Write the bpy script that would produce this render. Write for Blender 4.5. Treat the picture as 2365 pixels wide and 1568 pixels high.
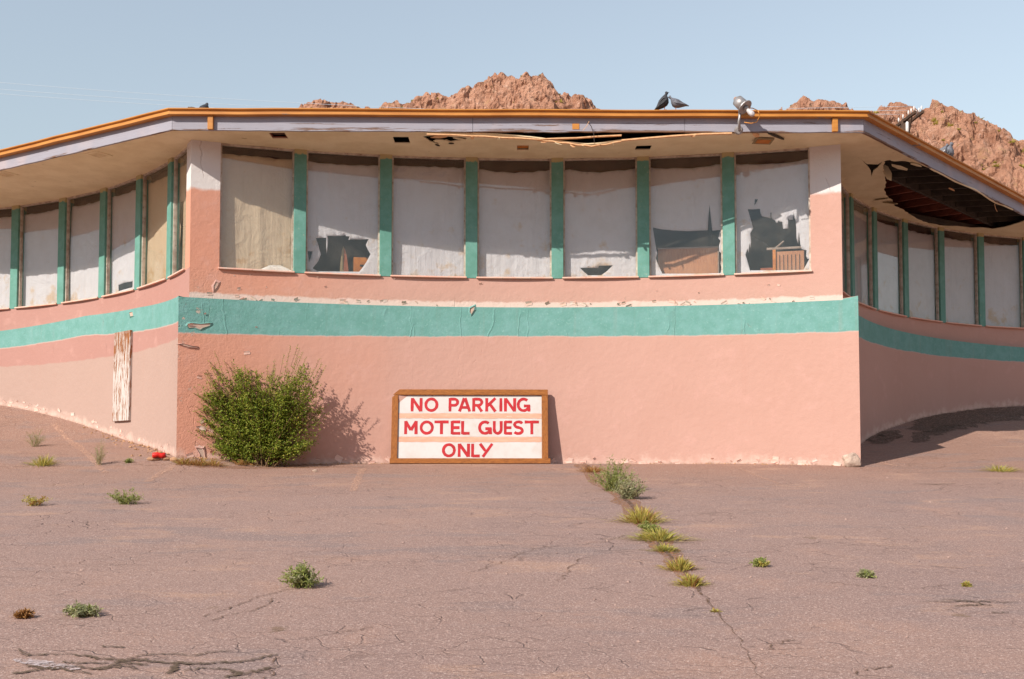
import bpy, bmesh, math, random
import numpy as np
from mathutils import Vector, Matrix, noise as mnoise
from mathutils.geometry import delaunay_2d_cdt

for o in list(bpy.data.objects):
    bpy.data.objects.remove(o)
scene = bpy.context.scene
COL = scene.collection
rnd = random.Random(7)
R_ = math.radians

# ------------------------------------------------------------------ camera, sky, sun, exposure
CAM_D, EYE = 17.5, 1.6
PITCH = R_(3.0)
cam_d = bpy.data.cameras.new('camera')
cam = bpy.data.objects.new('camera', cam_d); COL.objects.link(cam)
cam.location = (0, -CAM_D, EYE)
cam.rotation_euler = (R_(90) + PITCH, 0, 0)
cam_d.sensor_width = 36; cam_d.lens = 40.0
cam_d.shift_y = 198.3 / 2364
cam_d.clip_start = 0.05; cam_d.clip_end = 3000
scene.camera = cam

SUN_AZ, SUN_EL = R_(43.5), R_(35.5)
SUN_EN, SKY_STR, EXPO = 5.0, 0.108, 0.34
world = bpy.data.worlds.new('World'); scene.world = world
world.use_nodes = True
wn = world.node_tree; wn.nodes.clear()
wo = wn.nodes.new('ShaderNodeOutputWorld'); wb = wn.nodes.new('ShaderNodeBackground')
sk = wn.nodes.new('ShaderNodeTexSky'); sk.sky_type = 'NISHITA'; sk.sun_disc = False
sk.sun_elevation = SUN_EL; sk.sun_rotation = R_(180) + SUN_AZ
sk.air_density = 2.3; sk.dust_density = 0.0; sk.ozone_density = 10.0; sk.altitude = 0
wb.inputs['Strength'].default_value = SKY_STR
hs = wn.nodes.new('ShaderNodeHueSaturation'); hs.inputs['Saturation'].default_value = 0.49; hs.inputs['Value'].default_value = 1.18
wn.links.new(sk.outputs[0], hs.inputs['Color']); wn.links.new(hs.outputs[0], wb.inputs['Color']); wn.links.new(wb.outputs[0], wo.inputs['Surface'])
sl = bpy.data.lights.new('sun', 'SUN'); sl.energy = SUN_EN; sl.angle = R_(0.5); sl.color = (1.0, 0.94, 0.85)
so = bpy.data.objects.new('sun', sl); COL.objects.link(so); so.location = (-10, -12, 20)
sd = Vector((math.sin(SUN_AZ) * math.cos(SUN_EL), math.cos(SUN_AZ) * math.cos(SUN_EL), -math.sin(SUN_EL)))
so.rotation_euler = sd.to_track_quat('-Z', 'Y').to_euler()
scene.render.engine = 'CYCLES'
scene.view_settings.view_transform = 'Standard'; scene.view_settings.look = 'None'
scene.view_settings.exposure = EXPO; scene.view_settings.gamma = 1
scene.cycles.max_bounces = 10; scene.cycles.transparent_max_bounces = 16

# ------------------------------------------------------------------ survey: measured points -> metres
FPX = 2627.0
PY0 = 1120 - FPX * math.tan(PITCH)
def ray(x, y):
    a = (x - 1182) / FPX; b = -(y - PY0) / FPX
    c, s = math.cos(PITCH), math.sin(PITCH)
    return Vector((a, c - b * s, s + b * c))
CAMP = Vector((0, -CAM_D, EYE))
def at_z(x, y, z):
    r = ray(x, y); return CAMP + r * ((z - EYE) / r.z)
def at_y(x, y, Y):
    r = ray(x, y); return CAMP + r * ((Y + CAM_D) / r.y)
def on_plane(x, y, p, n):
    r = ray(x, y); return CAMP + r * ((p - CAMP).dot(n) / r.dot(n))
def sm(a, b, x):
    t = np.clip((np.asarray(x, float) - a) / (b - a), 0, 1); return t * t * (3 - 2 * t)
def gz(x, y):
    x = np.asarray(x, float); y = np.asarray(y, float)
    yy = np.clip(y, -60, 30)
    z = .105 * (yy + 17.5)
    el = np.interp(y, [-3, -.6, .29, 1.2, 2.35, 3.06, 3.92, 4.69, 8, 30], [0, .05, .16, .2, .274, .398, .615, .83, 1.4, 3.5])
    er = np.interp(y, [-1, .5, 3.5, 5.26, 6.2, 7.13, 7.48, 12, 30], [0, 0, .165, .4, .555, .684, .72, 1.2, 3.2])
    ef = np.interp(y, [.5, 1.0, 1.4, 3], [0, 0, -.04, -.1])
    wl = 1 - sm(-5.2, -3.6, x); wr = sm(4.2, 5.6, x)
    z = z + el * wl + er * wr + ef * (1 - wl) * (1 - wr)
    z = z + .012 * np.sin(x * .9 + 1.3 * np.sin(y * .5)) * np.sin(y * .8 + .6) * sm(1, -3, y)
    return z
def gzf(x, y): return float(gz(x, y))
def on_ground(px, py):
    r = ray(px, py); lo, hi = 2.0, 60.0
    t = lo
    while t < hi:
        p = CAMP + r * t
        if p.z < gzf(p.x, p.y): break
        t += .05
    a, b = t - .05, t
    for _ in range(20):
        m = (a + b) / 2; p = CAMP + r * m
        if p.z < gzf(p.x, p.y): b = m
        else: a = m
    return CAMP + r * b

# ------------------------------------------------------------------ building blocks
class MB:
    def __init__(s): s.v = []; s.f = []; s.m = []; s.at = {}
    def vert(s, p): s.v.append(tuple(p)); return len(s.v) - 1
    def face(s, idx, mi=0): s.f.append(tuple(idx)); s.m.append(mi)
    def poly(s, pts, mi=0): s.face([s.vert(p) for p in pts], mi)
    def box(s, c, size, rot=None, mi=0):
        hx, hy, hz = [k / 2 for k in size]; c = Vector(c)
        P = []
        for z in (-hz, hz):
            for x, y in ((-hx, -hy), (hx, -hy), (hx, hy), (-hx, hy)):
                q = Vector((x, y, z))
                if rot is not None: q = rot @ q
                P.append(s.vert(c + q))
        for f in ((0, 3, 2, 1), (4, 5, 6, 7), (0, 1, 5, 4), (1, 2, 6, 5), (2, 3, 7, 6), (3, 0, 4, 7)):
            s.face([P[k] for k in f], mi)
    def prism(s, plan, z0, z1, mi=0):
        n = len(plan)
        zb = z0 if hasattr(z0, '__len__') else [z0] * n
        zt = z1 if hasattr(z1, '__len__') else [z1] * n
        a = [s.vert((p[0], p[1], zb[i])) for i, p in enumerate(plan)]
        b = [s.vert((p[0], p[1], zt[i])) for i, p in enumerate(plan)]
        s.face(a[::-1], mi); s.face(b, mi)
        for i in range(n):
            j = (i + 1) % n; s.face((a[i], a[j], b[j], b[i]), mi)
    def tube(s, path, rad, n=8, mi=0, cap=True):
        path = [Vector(p) for p in path]
        if not hasattr(rad, '__len__'): rad = [rad] * len(path)
        rings = []; up = None
        for i, p in enumerate(path):
            t = (path[min(i + 1, len(path) - 1)] - path[max(i - 1, 0)]).normalized()
            if up is None: up = Vector((0, 0, 1)) if abs(t.z) < .9 else Vector((1, 0, 0))
            u = t.cross(up); u = u.normalized() if u.length > 1e-6 else Vector((1, 0, 0))
            w = t.cross(u).normalized(); up = -w if False else up
            rings.append([s.vert(p + (u * math.cos(2 * math.pi * k / n) + w * math.sin(2 * math.pi * k / n)) * rad[i]) for k in range(n)])
        for a, b in zip(rings, rings[1:]):
            for k in range(n):
                j = (k + 1) % n; s.face((a[k], a[j], b[j], b[k]), mi)
        if cap: s.face(rings[0][::-1], mi); s.face(rings[-1], mi)
    def grid(s, P, mi=0):
        ids = [[s.vert(p) for p in row] for row in P]
        for i in range(len(P) - 1):
            for j in range(len(P[0]) - 1):
                s.face((ids[i][j], ids[i][j + 1], ids[i + 1][j + 1], ids[i + 1][j]), mi)
        return ids
    def build(s, name, mats, parent=None, smooth=False, attrs=None):
        me = bpy.data.meshes.new(name)
        me.from_pydata(s.v, [], s.f)
        if not isinstance(mats, (list, tuple)): mats = [mats]
        for m in mats: me.materials.append(m)
        if any(s.m): me.polygons.foreach_set('material_index', s.m)
        if smooth: me.polygons.foreach_set('use_smooth', [True] * len(s.f))
        for k, vals in (attrs or {}).items():
            a = me.attributes.new(k, 'FLOAT', 'POINT'); a.data.foreach_set('value', vals)
        me.update()
        o = bpy.data.objects.new(name, me); COL.objects.link(o)
        if parent is not None:
            o.parent = parent
            o.matrix_parent_inverse = Matrix.Translation(-parent.location) if parent.type == 'EMPTY' and parent.parent is None else Matrix.Identity(4)
        return o
def tag(o, label=None, cat=None, group=None, kind=None):
    if label: o['label'] = label
    if cat: o['category'] = cat
    if group: o['group'] = group
    if kind: o['kind'] = kind
    return o
def thing(name, loc, label, cat, group=None):
    o = bpy.data.objects.new(name, None); COL.objects.link(o)
    o.location = loc; o.empty_display_size = .2
    return tag(o, label, cat, group)
def fix_normals(o):
    bm = bmesh.new(); bm.from_mesh(o.data); bmesh.ops.recalc_face_normals(bm, faces=bm.faces); bm.to_mesh(o.data); bm.free()
    return o
def bevel(o, w=.005, seg=1):
    bm = bmesh.new(); bm.from_mesh(o.data); bmesh.ops.recalc_face_normals(bm, faces=bm.faces)
    bmesh.ops.bevel(bm, geom=[e for e in bm.edges if len(e.link_faces) == 2 and e.calc_face_angle(0) > .5], offset=w, segments=seg, affect='EDGES')
    bm.to_mesh(o.data); bm.free(); return o
def inpoly(p, poly):
    x, y = p; c = False; n = len(poly)
    for i in range(n):
        x1, y1 = poly[i]; x2, y2 = poly[(i + 1) % n]
        if (y1 > y) != (y2 > y) and x < (x2 - x1) * (y - y1) / (y2 - y1) + x1: c = not c
    return c
def cdt(outline, holes, step):
    V = []; E = []
    for loop in [outline] + holes:
        k = len(V)
        V += [Vector((p[0], p[1])) for p in loop]
        E += [(k + i, k + (i + 1) % len(loop)) for i in range(len(loop))]
    xs = [p[0] for p in outline]; ys = [p[1] for p in outline]
    x = min(xs) + step / 2; row = 0
    loops = [outline] + holes
    def near(p):
        for L in loops:
            for i in range(len(L)):
                a = Vector(L[i][:2]); b = Vector(L[(i + 1) % len(L)][:2]); d = b - a
                t = max(0, min(1, (p - a).dot(d) / max(d.length_squared, 1e-9)))
                if (p - a - d * t).length < step * .35: return True
        return False
    while x < max(xs):
        y = min(ys) + step * (.5 if row % 2 else .1)
        while y < max(ys):
            p = Vector((x, y))
            if inpoly(p, outline) and not any(inpoly(p, h) for h in holes) and not near(p): V.append(p)
            y += step
        x += step; row += 1
    v, e, f, *_ = delaunay_2d_cdt(V, E, [], 0, 1e-5)
    keep = []
    for t in f:
        c = sum((v[i] for i in t), Vector((0, 0))) / len(t)
        if inpoly(c, outline) and not any(inpoly(c, h) for h in holes): keep.append(tuple(t))
    return v, keep
def slab(name, outline, holes, step, place, thick_place, mat_, parent=None, smooth=False):
    """sheet with thickness: place(u,v) gives the front point, thick_place(u,v) the back point"""
    v, f = cdt(outline, holes, step)
    mb = MB(); n = len(v)
    for p in v: mb.vert(place(p.x, p.y))
    for p in v: mb.vert(thick_place(p.x, p.y))
    cnt = {}
    for t in f:
        mb.face(t); mb.face([i + n for i in reversed(t)])
        for i in range(len(t)):
            k = (t[i], t[(i + 1) % len(t)]); cnt[k] = cnt.get(k, 0) + 1
    for (a, b) in cnt:
        if (b, a) not in cnt: mb.face((b, a, a + n, b + n))
    return fix_normals(mb.build(name, mat_, parent, smooth))

# ------------------------------------------------------------------ materials
def srgb(r, g, b):
    def f(c):
        c /= 255.; return c / 12.92 if c <= .04045 else ((c + .055) / 1.055) ** 2.4
    return (f(r), f(g), f(b), 1)
class NT:
    def __init__(s, name):
        s.mat = bpy.data.materials.new(name); s.mat.use_nodes = True
        s.t = s.mat.node_tree; s.t.nodes.clear()
        s.out = s.t.nodes.new('ShaderNodeOutputMaterial')
        s.geo = s.t.nodes.new('ShaderNodeNewGeometry'); s.pos = s.geo.outputs['Position']
    def n(s, typ, **kw):
        k = s.t.nodes.new('ShaderNode' + typ)
        for a, b in kw.items(): setattr(k, a, b)
        return k
    def set(s, sock, val):
        if hasattr(val, 'is_linked') or isinstance(val, bpy.types.NodeSocket): s.t.links.new(val, sock)
        else: sock.default_value = val
    def math(s, op, a, b=0.0, c=0.0, clamp=False):
        k = s.n('Math', operation=op, use_clamp=clamp); s.set(k.inputs[0], a); s.set(k.inputs[1], b)
        if op in ('MULTIPLY_ADD', 'WRAP'): s.set(k.inputs[2], c)
        return k.outputs[0]
    def noise(s, scale, detail=4, rough=.55, vec=None, dist=0.0):
        k = s.n('TexNoise'); s.set(k.inputs['Vector'], vec if vec is not None else s.pos)
        k.inputs['Scale'].default_value = scale; k.inputs['Detail'].default_value = detail
        k.inputs['Roughness'].default_value = rough; k.inputs['Distortion'].default_value = dist
        return k.outputs['Fac']
    def noisec(s, scale, detail=2, vec=None):
        k = s.n('TexNoise'); s.set(k.inputs['Vector'], vec if vec is not None else s.pos)
        k.inputs['Scale'].default_value = scale; k.inputs['Detail'].default_value = detail
        return k.outputs['Color']
    def voro(s, scale, feature='DISTANCE_TO_EDGE', vec=None, out='Distance'):
        k = s.n('TexVoronoi', feature=feature); s.set(k.inputs['Vector'], vec if vec is not None else s.pos)
        k.inputs['Scale'].default_value = scale; return k.outputs[out]
    def mapv(s, scale=(1, 1, 1), vec=None, loc=(0, 0, 0), rot=(0, 0, 0)):
        k = s.n('Mapping'); s.set(k.inputs['Vector'], vec if vec is not None else s.pos)
        k.inputs['Scale'].default_value = scale; k.inputs['Location'].default_value = loc; k.inputs['Rotation'].default_value = rot
        return k.outputs[0]
    def vadd(s, a, b, k=1.0):
        sc = s.n('VectorMath', operation='SCALE'); s.set(sc.inputs[0], b); sc.inputs['Scale'].default_value = k
        ad = s.n('VectorMath', operation='ADD'); s.set(ad.inputs[0], a); s.set(ad.inputs[1], sc.outputs[0]); return ad.outputs[0]
    def step(s, x, a, b):
        k = s.n('MapRange', interpolation_type='SMOOTHSTEP'); s.set(k.inputs[0], x)
        s.set(k.inputs[1], a); s.set(k.inputs[2], b); k.inputs[3].default_value = 0; k.inputs[4].default_value = 1
        return k.outputs[0]
    def mix(s, fac, a, b):
        k = s.n('Mix', data_type='RGBA'); s.set(k.inputs[0], fac); s.set(k.inputs[6], a); s.set(k.inputs[7], b); return k.outputs[2]
    def bump(s, h, strength=.5, dist=.01, normal=None):
        k = s.n('Bump'); s.set(k.inputs['Height'], h); k.inputs['Strength'].default_value = strength; k.inputs['Distance'].default_value = dist
        if normal is not None: s.set(k.inputs['Normal'], normal)
        return k.outputs[0]
    def attr(s, name):
        k = s.n('Attribute', attribute_name=name); return k.outputs['Fac']
    def xyz(s):
        k = s.n('SeparateXYZ'); s.set(k.inputs[0], s.pos); return k.outputs
    def bsdf(s, col, rough=.8, normal=None, metal=0, spec=.3):
        k = s.n('BsdfPrincipled'); s.set(k.inputs['Base Color'], col); s.set(k.inputs['Roughness'], rough)
        k.inputs['Metallic'].default_value = metal; k.inputs['Specular IOR Level'].default_value = spec
        if normal is not None: s.set(k.inputs['Normal'], normal)
        return k.outputs[0]
    def done(s, sh): s.t.links.new(sh, s.out.inputs['Surface']); return s.mat

PINK, PINK2 = srgb(188, 146, 134), srgb(181, 138, 125)
PALE = srgb(190, 160, 150); WHITE = srgb(204, 197, 194); TEAL, TEAL2 = srgb(100, 147, 138), srgb(112, 156, 150)
PLASTER = srgb(196, 168, 152); GREY = srgb(168, 152, 146)

def wall_mat(name, pale=False, strip=False, top_white=False, wear=1.0, flip=False):
    t = NT(name); X, Y, Z = t.xyz()
    wob = t.math('MULTIPLY', t.math('SUBTRACT', t.noise(2.2, 3), .5), .05)
    wob2 = t.math('MULTIPLY', t.math('SUBTRACT', t.noise(22, 3), .5), .02)
    zw = t.math('ADD', Z, t.math('ADD', wob, wob2))
    col = t.mix(t.step(t.noise(.8, 4), .4, .65), PINK, PINK2)
    if not pale:
        fade = t.step(t.math('ADD', X, t.math('MULTIPLY', t.math('SUBTRACT', t.noise(.6, 4), .5), 3.0)), -6.2, -1.0)
        col = t.mix(fade, t.mix(t.noise(1.3, 5, .65), srgb(202, 142, 118), srgb(194, 134, 110)), t.mix(.65, col, srgb(184, 144, 129)))
    if pale: col = t.mix(.75, col, t.mix(t.noise(.9, 4), srgb(164, 122, 112), srgb(157, 113, 103)))
    col = t.mix(t.math('MULTIPLY', t.step(t.noise(3.2, 5, .65), .52, .75), .35), col, srgb(200, 156, 145))
    if pale:
        zp = t.math('ADD', Z, t.math('ADD', t.math('MULTIPLY', wob, 1.2), t.math('MULTIPLY', t.math('SUBTRACT', t.noise(9, 4), .5), .05)))
        col = t.mix(t.step(zp, 3.93, 3.90), col, t.mix(t.noise(1.5, 4), srgb(165, 137, 125), srgb(171, 143, 131)))
    if top_white:
        zt = t.math('ADD', Z, t.math('ADD', t.math('MULTIPLY', t.math('SUBTRACT', t.noise(6, 3), .5), .12), wob))
        edge = t.math('MULTIPLY', t.step(t.math('ABSOLUTE', t.math('SUBTRACT', t.noise(1.3, 2), .5)), .0, .2), 0)
        col = t.mix(t.step(zt, 6.33, 6.40), col, WHITE)
    if strip:
        zs = t.math('ADD', Z, t.math('MULTIPLY', t.math('SUBTRACT', t.noise(4.5, 5, .7), .5), .12))
        col = t.mix(t.step(zs, 4.70, 4.66), col, srgb(208, 180, 168))
    # band of teal paint between the attributes bb and bt
    up = t.step(t.math('SUBTRACT', zw, t.attr('bb')), -.004, .004)
    dn = t.step(t.math('SUBTRACT', t.attr('bt'), t.math('ADD', Z, wob2)), -.004, .004)
    band = t.math('MULTIPLY', up, dn)
    teal = t.mix(t.step(t.noise(5, 5, .7), .35, .7), TEAL, TEAL2)
    teal = t.mix(t.math('MULTIPLY', t.step(t.noise(30, 3), .58, .75), .3), teal, srgb(160, 196, 186))
    col = t.mix(band, col, teal)
    # a thin pale line where the roller stopped
    ln = t.step(t.math('ABSOLUTE', t.math('SUBTRACT', zw, t.attr('bb'))), .016, .006)
    col = t.mix(t.math('MULTIPLY', ln, .55), col, PALE)
    # worn paint: along the foot of the wall, flakes elsewhere
    hb = t.attr('hb')
    foot = t.step(t.math('ADD', hb, t.math('MULTIPLY', t.noise(5, 5, .7), .5)), .42, .22)
    col = t.mix(t.math('MULTIPLY', foot, .75), col, t.mix(t.noise(9, 4), PLASTER, srgb(222, 186, 172)))
    dirt = t.step(t.math('ADD', hb, t.math('MULTIPLY', t.noise(11, 4, .7), .16)), .13, .05)
    col = t.mix(t.math('MULTIPLY', dirt, .7), col, srgb(128, 96, 78))
    wz = t.attr('wear')
    chip = t.step(t.math('ADD', t.noise(7, 6, .75), t.math('MULTIPLY', wz, .13)), .745, .765)
    col = t.mix(t.math('MULTIPLY', chip, .7), col, PLASTER)
    # streaks running down
    sv = t.mapv((7, 7, .35))
    stk = t.step(t.noise(1, 4, .6, vec=sv), .55, .8)
    col = t.mix(t.math('MULTIPLY', stk, .12), col, srgb(170, 120, 104))
    # relief: trowel marks, stucco grain, cracks and blisters
    wp = t.vadd(t.pos, t.noisec(3.5, 4), .25)
    cr = t.step(t.voro(.95, vec=t.mapv((1.35, 1.35, .6), vec=wp)), .0, .012)
    cmask = t.math('MULTIPLY', t.step(t.math('ADD', t.noise(.55, 2), t.math('MULTIPLY', wz, .14)), .57, .66), t.step(t.noise(4, 3), .42, .55))
    crk = t.math('MULTIPLY', t.math('SUBTRACT', 1.0, cr), cmask)
    col = t.mix(t.math('MULTIPLY', crk, .2), col, srgb(150, 100, 84))
    h = t.math('ADD', t.math('MULTIPLY', t.noise(70, 3, .6), .13), t.math('MULTIPLY', t.noise(9, 5, .6), .5))
    vb = t.step(t.voro(1.4, vec=t.mapv((1.2, 1.2, .12), vec=t.vadd(t.pos, t.noisec(2.2, 3), .22))), .0, .02)
    h = t.math('ADD', h, t.math('MULTIPLY', t.math('SUBTRACT', 1.0, vb), t.math('MULTIPLY', t.step(t.noise(1.2, 3), .48, .6), t.math('MULTIPLY_ADD', band, .28, .05))))
    h = t.math('ADD', h, t.math('MULTIPLY', t.noise(24, 5, .7), t.math('MULTIPLY_ADD', wz, .55, .08)))
    h = t.math('SUBTRACT', h, t.math('MULTIPLY', crk, .5))
    h = t.math('SUBTRACT', h, t.math('MULTIPLY', chip, .4))
    h = t.math('ADD', h, t.math('MULTIPLY', t.noise(1.6, 3), .6))
    nrm = t.bump(h, .75, .02)
    return t.done(t.bsdf(col, .78, nrm, spec=.25))

def simple(name, c1, c2=None, scale=6, rough=.75, bscale=40, bstr=.3, bdist=.006, spec=.3, stretch=None, metal=0, extra=None):
    t = NT(name); vec = t.mapv(stretch) if stretch else t.pos
    col = t.mix(t.step(t.noise(scale, 5, .65, vec=vec), .35, .68), c1, c2 or c1)
    if extra:
        c3, sc, a, b = extra
        col = t.mix(t.step(t.noise(sc, 6, .72, vec=vec), a, b), col, c3)
    nrm = t.bump(t.noise(bscale, 5, .6, vec=vec), bstr, bdist)
    return t.done(t.bsdf(col, rough, nrm, metal, spec))

M = {}
M['wall_front_low'] = wall_mat('painted_stucco_front')
M['wall_front_up'] = wall_mat('painted_stucco_above_ledge', strip=True)
M['wall_left'] = wall_mat('painted_stucco_two_pinks', pale=True)
M['wall_right'] = wall_mat('painted_stucco_plain')
M['post'] = wall_mat('painted_stucco_post', top_white=True)
def mk_mullion():
    t = NT('green_paint'); X, Y, Z = t.xyz()
    col = t.mix(t.step(t.noise(5, 5, .7), .35, .7), srgb(88, 136, 122), srgb(102, 149, 138))
    zz = t.math('ADD', Z, t.math('MULTIPLY', t.math('SUBTRACT', t.noise(14, 4), .5), .10))
    col = t.mix(t.step(zz, 7.06, 7.08), col, srgb(176, 160, 118))
    col = t.mix(t.math('MULTIPLY', t.step(t.noise(30, 4, .7), .64, .70), .6), col, srgb(188, 180, 150))
    return t.done(t.bsdf(col, .6, t.bump(t.noise(45, 4), .25, .004)))
M['mullion'] = mk_mullion()
M['frame'] = simple('window_trim_paint', srgb(196, 184, 170), srgb(160, 140, 124), 9, .6, extra=(srgb(116, 84, 66), 14, .6, .68))
M['sill'] = simple('sill_paint', srgb(222, 166, 146), srgb(208, 180, 164), 7, .7, extra=(srgb(130, 98, 80), 16, .62, .68))
def mk_glass():
    t = NT('window_glass')
    fr = t.n('LayerWeight'); fr.inputs['Blend'].default_value = .5
    nrm = t.bump(t.noise(1.1, 1), .12, .02); t.set(fr.inputs['Normal'], nrm)
    fac = t.math('MULTIPLY_ADD', t.math('POWER', fr.outputs['Facing'], 5.0), .95, .045, clamp=True)
    tr = t.n('BsdfTransparent'); tr.inputs['Color'].default_value = (.985, .99, .985, 1)
    gl = t.n('BsdfGlossy'); gl.inputs['Roughness'].default_value = .015; t.set(gl.inputs['Normal'], nrm)
    mx = t.n('MixShader'); t.set(mx.inputs[0], fac)
    t.t.links.new(tr.outputs[0], mx.inputs[1]); t.t.links.new(gl.outputs[0], mx.inputs[2])
    df = t.n('BsdfDiffuse'); df.inputs['Color'].default_value = srgb(196, 184, 168)
    m2 = t.n('MixShader'); dust = t.math('MULTIPLY_ADD', t.step(t.noise(3, 6, .7), .4, .8), .04, .012)
    t.set(m2.inputs[0], dust); t.t.links.new(mx.outputs[0], m2.inputs[1]); t.t.links.new(df.outputs[0], m2.inputs[2])
    return t.done(m2.outputs[0])
M['glass'] = mk_glass()
def cloth(name, a, b, stain):
    t = NT(name); X, Y, Z = t.xyz()
    col = t.mix(t.noise(1.6, 5, .6), a, b)
    st = t.step(t.math('SUBTRACT', t.noise(2.4, 5, .65), t.math('MULTIPLY', t.math('SUBTRACT', Z, 5.1), .16)), .47, .62)
    col = t.mix(t.math('MULTIPLY', st, .75), col, stain)
    col = t.mix(t.math('MULTIPLY', t.step(t.noise(5, 5, .7), .6, .75), .4), col, stain)
    sv = t.mapv((9, 9, .8)); h = t.math('ADD', t.noise(1, 4, .6, vec=sv), t.math('MULTIPLY', t.noise(120, 2), .1))
    h = t.math('ADD', h, t.math('MULTIPLY', t.noise(2.6, 5, .6, dist=1.5), 1.2))
    nrm = t.bump(h, .8, .03)
    k = t.bsdf(col, .9, nrm, spec=.1)
    tl = t.n('BsdfTranslucent'); t.set(tl.inputs['Color'], col); mx = t.n('MixShader'); mx.inputs[0].default_value = .22
    t.t.links.new(k, mx.inputs[1]); t.t.links.new(tl.outputs[0], mx.inputs[2])
    return t.done(mx.outputs[0])
M['cloth_white'] = cloth('curtain_offwhite', srgb(204, 198, 202), srgb(212, 207, 209), srgb(196, 164, 126))
M['cloth_yellow'] = cloth('curtain_yellowed', srgb(206, 182, 152), srgb(214, 192, 166), srgb(190, 150, 106))
M['header'] = simple('dark_brown_wood', srgb(84, 56, 46), srgb(64, 42, 36), 5, .6, stretch=(1, 1, 9))
M['soffit'] = simple('soffit_board_paint', srgb(224, 206, 172), srgb(212, 192, 156), 2.2, .85, 50, .35, .006, extra=(srgb(150, 122, 84), 5, .64, .74))
M['raw'] = simple('broken_board_core', srgb(222, 176, 132), srgb(200, 150, 108), 14, .9)
def mk_fascia():
    t = NT('fascia_lavender_paint')
    vec = t.mapv((.35, .35, 9)); vec2 = t.mapv((.6, .6, 24))
    col = t.mix(t.noise(3, 4), srgb(152, 149, 158), srgb(142, 138, 147))
    col = t.mix(t.math('MULTIPLY', t.step(t.noise(1.1, 3), .5, .7), .4), col, srgb(184, 162, 158))
    X, Y, Z = t.xyz()
    low = t.math('MULTIPLY', t.step(Z, 7.20, 7.14), .13)
    mid = t.math('MULTIPLY', t.step(t.math('ABSOLUTE', t.math('SUBTRACT', X, 1.0)), 2.6, .4), .07)
    worn = t.step(t.math('ADD', t.noise(1.6, 6, .75, vec=vec), t.math('ADD', low, mid)), .625, .675)
    col = t.mix(worn, col, t.mix(t.noise(20, 3), srgb(132, 98, 78), srgb(96, 76, 66)))
    crk = t.step(t.noise(1.0, 5, .6, vec=vec2), .66, .72)
    col = t.mix(t.math('MULTIPLY', crk, t.math('MULTIPLY', t.step(t.noise(1.2, 2), .45, .6), .8)), col, srgb(88, 74, 72))
    h = t.math('SUBTRACT', t.noise(3, 5, .6, vec=vec2), t.math('MULTIPLY', worn, .8))
    return t.done(t.bsdf(col, .7, t.bump(h, .6, .008)))
M['fascia'] = mk_fascia()
M['orange'] = simple('gutter_orange_paint', srgb(190, 128, 56), srgb(172, 110, 44), 3, .55, 30, .25, .004, spec=.4, stretch=(.6, .6, 3), extra=(srgb(118, 108, 104), 2.6, .64, .67))
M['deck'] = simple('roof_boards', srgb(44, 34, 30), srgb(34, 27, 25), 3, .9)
M['rafter'] = simple('red_brown_rafter', srgb(138, 76, 58), srgb(110, 58, 46), 3, .8, stretch=(2, 2, 8))
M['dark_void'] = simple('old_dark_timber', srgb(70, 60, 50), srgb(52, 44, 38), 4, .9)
M['inside_wall'] = simple('interior_paint', srgb(96, 92, 82), srgb(84, 82, 76), 1.2, .9)
M['inside_floor'] = simple('interior_carpet', srgb(88, 72, 58), srgb(72, 58, 48), 4, .95)

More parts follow.
